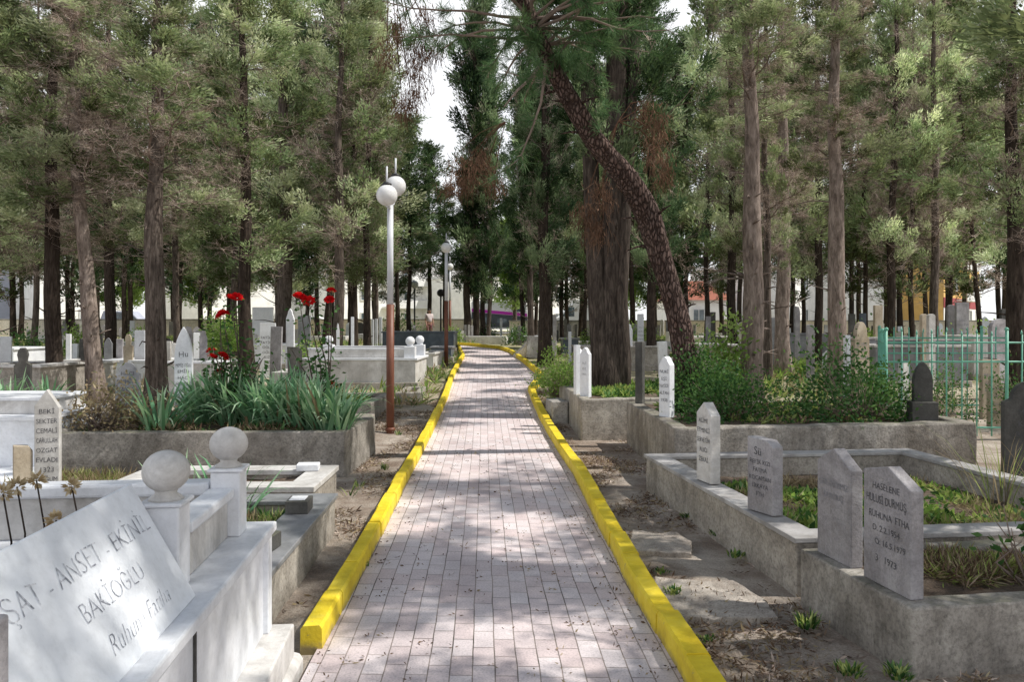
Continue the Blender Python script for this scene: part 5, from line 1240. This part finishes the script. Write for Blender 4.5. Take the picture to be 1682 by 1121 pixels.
# rows of lesser stones, copied from a few kinds
rnd = random.Random(42); protos = {}
kinds = [('flat','marble','white flat'),('point','marble','white pointed'),('flat','stone_grey','grey flat'),('point','stone_grey','grey pointed'),('round','marble_old','pale rounded'),('turban','stone_grey','grey turban topped'),('slope','stone_dark','dark slant topped'),('flat','marble_old','pale narrow')]
trunks = [o.location.copy() for o in COL.objects if o.type == 'EMPTY' and o.get('category') == 'tree']
cnt = 0; tries = 0; placed = []
while cnt < 120 and tries < 4000:
    tries += 1
    Y = rnd.uniform(17,50); px = rnd.uniform(5,1680); x = (px-CX)/F*Y
    if interp(LK,Y)-1.0 < x < interp(RK,Y)+1.2 and Y < 36: continue
    if 560 < px < 760 and Y < 30: continue
    if 1420 < px < 1680 and Y < 20: continue
    if any((x-t.x)**2+(Y-t.y)**2 < .5 for t in trunks) or any((x-q[0])**2+(Y-q[1])**2 < .45 for q in placed): continue
    placed.append((x,Y)); k = rnd.randrange(len(kinds)); st, mt, nm = kinds[k]
    side = ('left rows' if px < 420 else 'rows behind the left roses') if px < 700 else ('rows past the path bend' if px < 1000 else ('rows right of the pine' if px < 1300 else 'right rows'))
    lab = '%s headstone, one of the small ones in the %s' % (nm, side); grp = '%s headstones in the %s' % (nm, side)
    s = rnd.uniform(.75,1.25)
    if k not in protos:
        o = headstone(lab, (x,Y,g(Y)-.05), rnd.uniform(-.3,.6), st, rnd.uniform(.17,.34), rnd.uniform(.62,.9), .09, M[mt], None, group=grp); protos[k] = o
    else:
        o = copy_tree(protos[k]); o.location = (x,Y,g(Y)-.05); o['label'] = lab; o['group'] = grp
    o.rotation_euler = (rnd.uniform(-.06,.06), rnd.uniform(-.06,.06), (rnd.uniform(-.1,.7) if x < 0 else rnd.uniform(-.7,.2))); o.scale = (s,1,s*rnd.uniform(.85,1.25)); cnt += 1
# low kerbed plots between them
gp = planter('low_grave', 'low grey kerbed plot among the farther graves', 'grave', [(0,0),(1.9,0),(1.9,.95),(0,.95)], .32, .13, M['marble_old'], .24, jit=0.0, group='low kerbed plots among the farther graves')
first = True; cnt = 0
for tr in range(400):
    Y = rnd.uniform(17,46); px = rnd.uniform(0,1680); x = (px-CX)/F*Y
    if interp(LK,Y)-2.6 < x < interp(RK,Y)+1.0: continue
    if any((x+.9-t.x)**2+(Y+.4-t.y)**2 < 1.2 for t in trunks): continue
    if cnt >= 34: break
    o = gp if first else copy_tree(gp); first = False; o.location = (x,Y,g(Y)); o.rotation_euler.z = rnd.uniform(-.15,.15); cnt += 1

# ================================================================== STREET, WALL, VEHICLES, HOUSES
def strip(name, y0, y1, dz, mat, label):
    m = MB(); m.box(-160,160,y0,y1,g(60)-.4,g(60)+dz); return tag(m.build(name, mat), label, kind='structure')
strip('road', 66, 78, -.02+.012, M['asphalt'], 'asphalt street beyond the graveyard wall')
strip('pavement', 63.2, 65.9, .10, M['concrete_pale'], 'pavement between the graveyard wall and the street')
strip('pavement', 78.1, 82, .10, M['concrete_pale'], 'pavement along the houses')
def wall(label, x0, x1, Y, h, mat):
    e = empty('boundary_wall', (x0,Y,g(Y)), 0, label, 'wall'); m = MB(); m.box(0,x1-x0,0,.3,-.3,h); m.build('wall_body', M[mat], e, .02)
    m = MB(); m.box(-.05,x1-x0+.05,-.05,.35,h+.001,h+.09); m.build('coping', M['concrete_pale'], e, .01)
wall('tan plastered boundary wall left of the path end', -60, -2.2, 61, 1.15, 'stone_tan')
wall('tan plastered boundary wall right of the path end', -.2, 90, 61, 1.05, 'stone_tan')
def wheel(e, x, y, z, r, w=.2):
    m = MB(); m.lathe([(r*.6,-w/2),(r*.94,-w/2),(r,-w/2+.03),(r,w/2-.03),(r*.94,w/2),(r*.6,w/2)], (0,0,0), 20); wh = m.build('wheel', M['rubber'], e, 0, (x,y,z), (PI/2,0,0))
    m = MB(); m.lathe([(0,-w/2+.01),(r*.3,-w/2-.005),(r*.58,-w/2+.015),(r*.6,0),(r*.58,w/2-.015),(r*.3,w/2+.005),(0,w/2-.01)], (0,0,0), 16); m.build('rim', M['rim'], wh)
def car(label, x, Y, rz, prof, glassq, W, paint, wheels, rw, cat, name, extra=None):
    e = empty(name, (x,Y,g(60)+.0), rz, label, cat)
    m = MB(); m.prism(prof, lambda a, z: (a,-W/2,z), lambda a, z: (a,W/2,z)); m.build('body', paint, e, .07, seg=3)
    for q in glassq:
        for s in (-1,1):
            m = MB(); m.prism(q, lambda a, z: (a,s*(W/2+.004),z), lambda a, z: (a,s*(W/2-.03),z)); m.build('window', M['glass'], e)
    for wx in wheels:
        for s in (-1,1): wheel(e, wx, s*(W/2-.10), rw, rw)
    if extra: extra(e, W)
    return e
def headlights(x, z):
    def f(e, W):
        for s in (-1,1):
            m = MB(); m.lathe([(0,0),(.09,0),(.1,.03),(.06,.06),(0,.07)], (0,0,0), 12); m.build('headlight', M['lens'], e, 0, (x, s*(W/2-.3), z), (0,PI/2,0))
    return f
def bus_extra(e, W):
    m = MB(); m.prism([(-2.45,2.22),(2.45,1.78),(2.45,1.52),(-2.45,1.94)], lambda a, z: (a,-W/2-.006,z), lambda a, z: (a,-W/2+.02,z)); m.build('stripe', M['magenta'], e)
    m = MB(); m.prism([(-2.47,1.92),(2.47,1.50),(2.47,.55),(-2.47,.55)], lambda a, z: (a,-W/2-.003,z), lambda a, z: (a,-W/2+.02,z)); m.build('lower_panel', M['car_grey'], e)
    headlights(2.49,.8)(e, W)
bp = at(820,0,71.0)
car('white and dark grey bus with magenta stripe beyond the path end', bp.x, 71.0, R(2), [(-2.5,.4),(2.5,.4),(2.52,1.4),(2.4,2.75),(2.2,2.92),(-2.3,2.95),(-2.5,2.75)], [[(1.4,1.95),(2.3,1.9),(2.2,2.55),(1.4,2.6)],[(-1.6,.95),(-1.1,.95),(-1.1,1.45),(-1.6,1.5)],[(-.2,.95),(.8,.95),(.8,1.3),(-.2,1.35)]], 2.2, M['car_white'], (-1.6,1.6), .44, 'bus', 'bus', bus_extra)
vp = at(955,0,69.0)
car('white delivery van left of the thick twin stemmed cypress', vp.x, 69.0, R(183), [(-2.9,.4),(2.7,.4),(2.85,.9),(2.75,1.25),(1.95,1.5),(1.2,2.45),(.9,2.55),(.85,2.95),(-2.9,2.95)], [[(.75,1.5),(1.85,1.5),(1.2,2.3),(.75,2.3)]], 2.0, M['car_white'], (-1.9,1.75), .38, 'van', 'delivery_van', headlights(2.8,.85))
cp = at(214,0,69.0)
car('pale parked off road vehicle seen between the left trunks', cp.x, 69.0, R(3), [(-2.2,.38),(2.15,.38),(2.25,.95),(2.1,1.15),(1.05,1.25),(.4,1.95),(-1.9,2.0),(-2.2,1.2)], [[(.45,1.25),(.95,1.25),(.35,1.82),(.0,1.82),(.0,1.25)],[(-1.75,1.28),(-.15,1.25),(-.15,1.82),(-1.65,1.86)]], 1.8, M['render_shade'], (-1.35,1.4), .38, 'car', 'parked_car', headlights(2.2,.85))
cp = at(505,0,69.0)
car('pale parked car seen behind the right rose bush', cp.x, 69.0, R(182), [(-2.2,.35),(2.15,.35),(2.25,.75),(2.1,.98),(1.05,1.05),(.4,1.5),(-1.0,1.54),(-1.9,1.1),(-2.2,1.0)], [[(.45,1.05),(.95,1.05),(.35,1.42),(.0,1.42),(.0,1.05)],[(-1.4,1.08),(-.1,1.05),(-.1,1.42),(-.95,1.44)]], 1.75, M['car_white'], (-1.35,1.4), .33, 'car', 'parked_car', headlights(2.2,.68))

def house(label, x0, x1_, Y, h, mat, storeys, nwin, name='house', roof=None, base=None, band=None, depth=12, balcony=False, win=(1.1,1.35), door=None):
    e = empty(name, (x0,Y,g(60)), 0, label, 'building'); x1 = x0+(x1_-x0)*(1.5 if depth > 8 else 1); W = x1-x0
    m = MB(); m.box(0,W,0,depth,-.3,h); m.build('wall', M[mat], e)
    if base: m = MB(); m.box(-.03,W+.03,-.05,.01,-.2,base[1]); m.build('ground_floor_wall', M[base[0]], e)
    if band: m = MB(); m.box(-.06,W+.06,-.09,.01,band[1],band[2]); m.build('wall_band', M[band[0]], e)
    if roof == 'hip':
        m = MB(); a=-.5; m.bm; v=[m.bm.verts.new(p) for p in ((a,a,h),(W-a,a,h),(W-a,depth-a,h),(a,depth-a,h),(W*.3,depth/2,h+2.2),(W*.7,depth/2,h+2.2))]
        for f in ((0,1,5,4),(1,2,5),(2,3,4,5),(3,0,4),(3,2,1,0)): m.bm.faces.new([v[i] for i in f])
        m.build('roof', M['roof_tile'], e)
    else:
        m = MB(); m.box(-.2,W+.2,-.2,depth+.2,h+.002,h+.35); m.build('parapet', M['trim_white'], e)
    e.rotation_euler.z = R(48) if depth > 8 else 0
    fh = h/storeys
    for s in range(storeys):
        for k in range(nwin):
            cx_ = W*(k+.5)/nwin; z = s*fh + fh*.30; w, hh = win
            isd = door == (s,k)
            if isd: z = .1; hh = 2.3
            m = MB()
            for (a,b,c,d) in ((-w/2-.08,w/2+.08,hh,hh+.1),(-w/2-.08,w/2+.08,-.1,0),(-w/2-.08,-w/2,0,hh),(w/2,w/2+.08,0,hh),(-.03,.03,0,hh)): m.box(cx_+a,cx_+b,-.14,.02,z+c,z+d)
            f = m.build('door' if isd else 'window', M['trim_white'], e)
            m = MB(); m.box(cx_-w/2+.001,cx_+w/2-.001,-.08,.015,z+.001,z+hh-.001); m.build('pane', M['glass'], f)
        if balcony and s > 0:
            m = MB(); m.box(W*.3,W*.7,-1.2,-.1,s*fh-.1,s*fh+.08); m.box(W*.3,W*.7,-1.2,-1.12,s*fh+.081,s*fh+1.0); m.build('balcony', M['trim_white'], e)
    return e
hx = lambda px, Y: (px-CX)/F*Y
house('white apartment house at the far left edge in full sun', hx(60,84), hx(160,84), 84, 11, 'render_white', 3, 1)
house('house wall with shade in its pale blue grey colour at the left edge behind the trunks', hx(-120,84), hx(56,84), 84, 10, 'render_shade', 2, 1)
house('white apartment house left of the path end behind the dark lamps', hx(560,100), hx(748,100), 100, 9.2, 'render_white', 3, 3, balcony=True)
house('long white house behind the roses', hx(330,96), hx(550,96), 96, 7.5, 'render_white', 2, 3)
house('low white house with red roof right of the leaning pine', hx(1095,84), hx(1200,84), 84, 3.4, 'render_white', 1, 1, roof='hip', depth=7)
house('white house wall behind the broad sun edged trunk', hx(1300,84), hx(1450,84), 84, 7.0, 'render_white', 2, 2)
house('white house with a door left of the yellow house', hx(1455,84), hx(1545,84), 84, 9.0, 'render_white', 3, 4, door=(0,1))
house('yellow apartment house with dark red band and white ground floor', hx(1550,84), hx(1720,84), 84, 14, 'render_yellow', 4, 5, base=('render_white',2.6), band=('render_red',2.61,3.7), balcony=True)
house('white house far behind the striped bus and the white van', hx(770,104), hx(1080,104), 104, 7.0, 'render_white', 2, 3)

# ================================================================== PERSON
def person(loc, rz, label):
    e = empty('person', loc, rz, label, 'person')
    def skin(name, V, E, rad, mat, sub=2):
        me = bpy.data.meshes.new(name); me.from_pydata(V, E, []); o = bpy.data.objects.new('tmp', me); COL.objects.link(o)
        o.modifiers.new('s','SKIN'); sm = o.modifiers.new('u','SUBSURF'); sm.levels = sub; sm.render_levels = sub
        for v, r_ in zip(me.skin_vertices[0].data, rad): v.radius = (r_, r_)
        me.skin_vertices[0].data[0].use_root = True
        dg = bpy.context.evaluated_depsgraph_get(); dg.update(); nm = bpy.data.meshes.new_from_object(o.evaluated_get(dg)); bpy.data.objects.remove(o)
        nm.name = name; nm.materials.clear(); nm.materials.append(mat)
        for p in nm.polygons: p.use_smooth = True
        return link(name, nm, e)
    V=[(0,0,.92),(0,0,1.1),(0,-.01,1.3),(0,.0,1.40),(0,-.01,1.47),(0,-.02,1.54),(0,-.02,1.60)]; Rr=[.12,.115,.125,.075,.05,.085,.078]; E=[(i,i+1) for i in range(6)]
    def chain(a, pts, rs):
        p = a
        for q, r_ in zip(pts, rs): V.append(q); Rr.append(r_); E.append((p,len(V)-1)); p = len(V)-1
        return p
    for s in (-1,1):
        chain(0, [(s*.09,0,.86),(s*.10,-.01,.48),(s*.10,.02,.09),(s*.11,-.10,.04)], [.085,.058,.04,.03])
        h = chain(2, [(s*.17,0,1.36),(s*.22,.02,1.10),(s*.22,-.08,.88),(s*.215,-.11,.80)], [.05,.042,.032,.03])
        for k in range(4): chain(h, [(s*(.215+.012*(k-1.5)),-.13-.004*k,.745),(s*(.21+.012*(k-1.5)),-.125,.70+.006*abs(k-1.5))], [.009,.008])
        chain(h-0, [(s*.195,-.14,.77),(s*.185,-.145,.735)], [.010,.008])
    V += [(0,-.115,1.555)]; Rr += [.014]; E += [(5,len(V)-1)]
    skin('body', V, E, Rr, M['skin'])
    skin('shirt', [(0,0,.93),(0,0,1.12),(0,-.005,1.3),(0,0,1.39),(-.175,0,1.36),(-.225,.02,1.14),(.175,0,1.36),(.225,.02,1.14)], [(0,1),(1,2),(2,3),(2,4),(4,5),(2,6),(6,7)], [.15,.145,.152,.085,.072,.062,.072,.062], M['shirt'])
    skin('trousers', [(0,0,.95),(-.095,0,.84),(-.105,-.005,.48),(-.105,.02,.12),(.095,0,.84),(.105,-.005,.48),(.105,.02,.12)], [(0,1),(1,2),(2,3),(0,4),(4,5),(5,6)], [.14,.105,.08,.062,.105,.08,.062], M['trousers'])
    skin('hair', [(0,.02,1.56),(0,.0,1.645),(0,-.05,1.64)], [(0,1),(1,2)], [.085,.08,.05], M['hair'])
    for s in (-1,1):
        m = MB(); m.ball((s*.032,-.098,1.575), .011, 8); m.build('eye', M['hair'], e)
        m = MB(); m.ball((s*.088,-.01,1.56), .022, 8, 1.4); m.build('ear', M['skin'], e)
    m = MB(); m.box(-.025,.025,-.104,-.095,1.518,1.524); m.build('mouth', M['petal'], e)
pp_ = at(705,0,42.0)
person((pp_.x,42.0,g(42)-.03), R(35), 'person with short black hair in a pale pink shirt standing beyond the dark blue tomb')

# ================================================================== LIGHT AND CAMERA
AZ = R(-2); EL = R(53)
S = Vector((math.cos(EL)*math.cos(AZ), math.cos(EL)*math.sin(AZ), math.sin(EL)))
sun = bpy.data.lights.new('sun', 'SUN'); sun.energy = 5.0; sun.angle = R(.55); sun.color = (1.0,.955,.875)
so = bpy.data.objects.new('sun', sun); COL.objects.link(so); so.rotation_euler = S.to_track_quat('Z','Y').to_euler(); so.location = (20,0,30)
w = bpy.data.worlds.new('World'); scene.world = w; w.use_nodes = True; nt = w.node_tree
bg = nt.nodes['Background']; sk = nt.nodes.new('ShaderNodeTexSky'); sk.sky_type = 'NISHITA'; sk.sun_disc = False
sk.sun_elevation = EL; sk.sun_rotation = math.atan2(S.x, S.y); sk.air_density = 1.0; sk.dust_density = 1.5; sk.ozone_density = 1.0; sk.altitude = 50
mx = nt.nodes.new('ShaderNodeMix'); mx.data_type = 'RGBA'; tc = nt.nodes.new('ShaderNodeTexCoord'); cn = nt.nodes.new('ShaderNodeTexNoise'); cr = nt.nodes.new('ShaderNodeValToRGB')
cn.inputs['Scale'].default_value = 2.2; cn.inputs['Detail'].default_value = 7; nt.links.new(tc.outputs['Generated'], cn.inputs['Vector']); nt.links.new(cn.outputs['Fac'], cr.inputs['Fac'])
cr.color_ramp.elements[0].position = .3; cr.color_ramp.elements[0].color = (.75,.75,.75,1); cr.color_ramp.elements[1].position = .6; cr.color_ramp.elements[1].color = (1,1,1,1)
nt.links.new(cr.outputs['Color'], mx.inputs['Factor']); nt.links.new(sk.outputs[0], mx.inputs[6]); sp = nt.nodes.new('ShaderNodeSeparateXYZ'); nt.links.new(tc.outputs['Generated'], sp.inputs[0]); hr = nt.nodes.new('ShaderNodeMapRange')
hr.inputs['From Min'].default_value = .36; hr.inputs['From Max'].default_value = .7; hr.inputs['To Min'].default_value = 0; hr.inputs['To Max'].default_value = 1; nt.links.new(sp.outputs['Z'], hr.inputs['Value'])
hm = nt.nodes.new('ShaderNodeMix'); hm.data_type = 'RGBA'; nt.links.new(hr.outputs[0], hm.inputs['Factor']); hm.inputs[6].default_value = (11.2,11.3,11.5,1); hm.inputs[7].default_value = (2.4,2.9,3.7,1)
nt.links.new(hm.outputs[2], mx.inputs[7])   # thin bright summer haze, whiter toward the horizon
nt.links.new(mx.outputs[2], bg.inputs['Color']); bg.inputs['Strength'].default_value = .115
cam = bpy.data.cameras.new('camera'); co = bpy.data.objects.new('camera', cam); COL.objects.link(co)
co.location = (0,0,EYE); co.rotation_euler = (PI/2,0,0); cam.sensor_width = 36; cam.lens = F/1682*36; cam.shift_y = -(560.5-HY)/1682; cam.clip_end = 2000; cam.clip_start = .05
scene.camera = co
scene.view_settings.view_transform = 'Standard'; scene.view_settings.look = 'None'; scene.view_settings.exposure = 0; scene.view_settings.gamma = 1
scene.render.engine = 'CYCLES'; cy = scene.cycles
cy.use_denoising = True; cy.max_bounces = 7; cy.diffuse_bounces = 4; cy.glossy_bounces = 2; cy.transmission_bounces = 3; cy.transparent_max_bounces = 8
cy.use_adaptive_sampling = True; cy.adaptive_threshold = .02; cy.sample_clamp_indirect = 8
scene.render.resolution_x = 1024; scene.render.resolution_y = 683
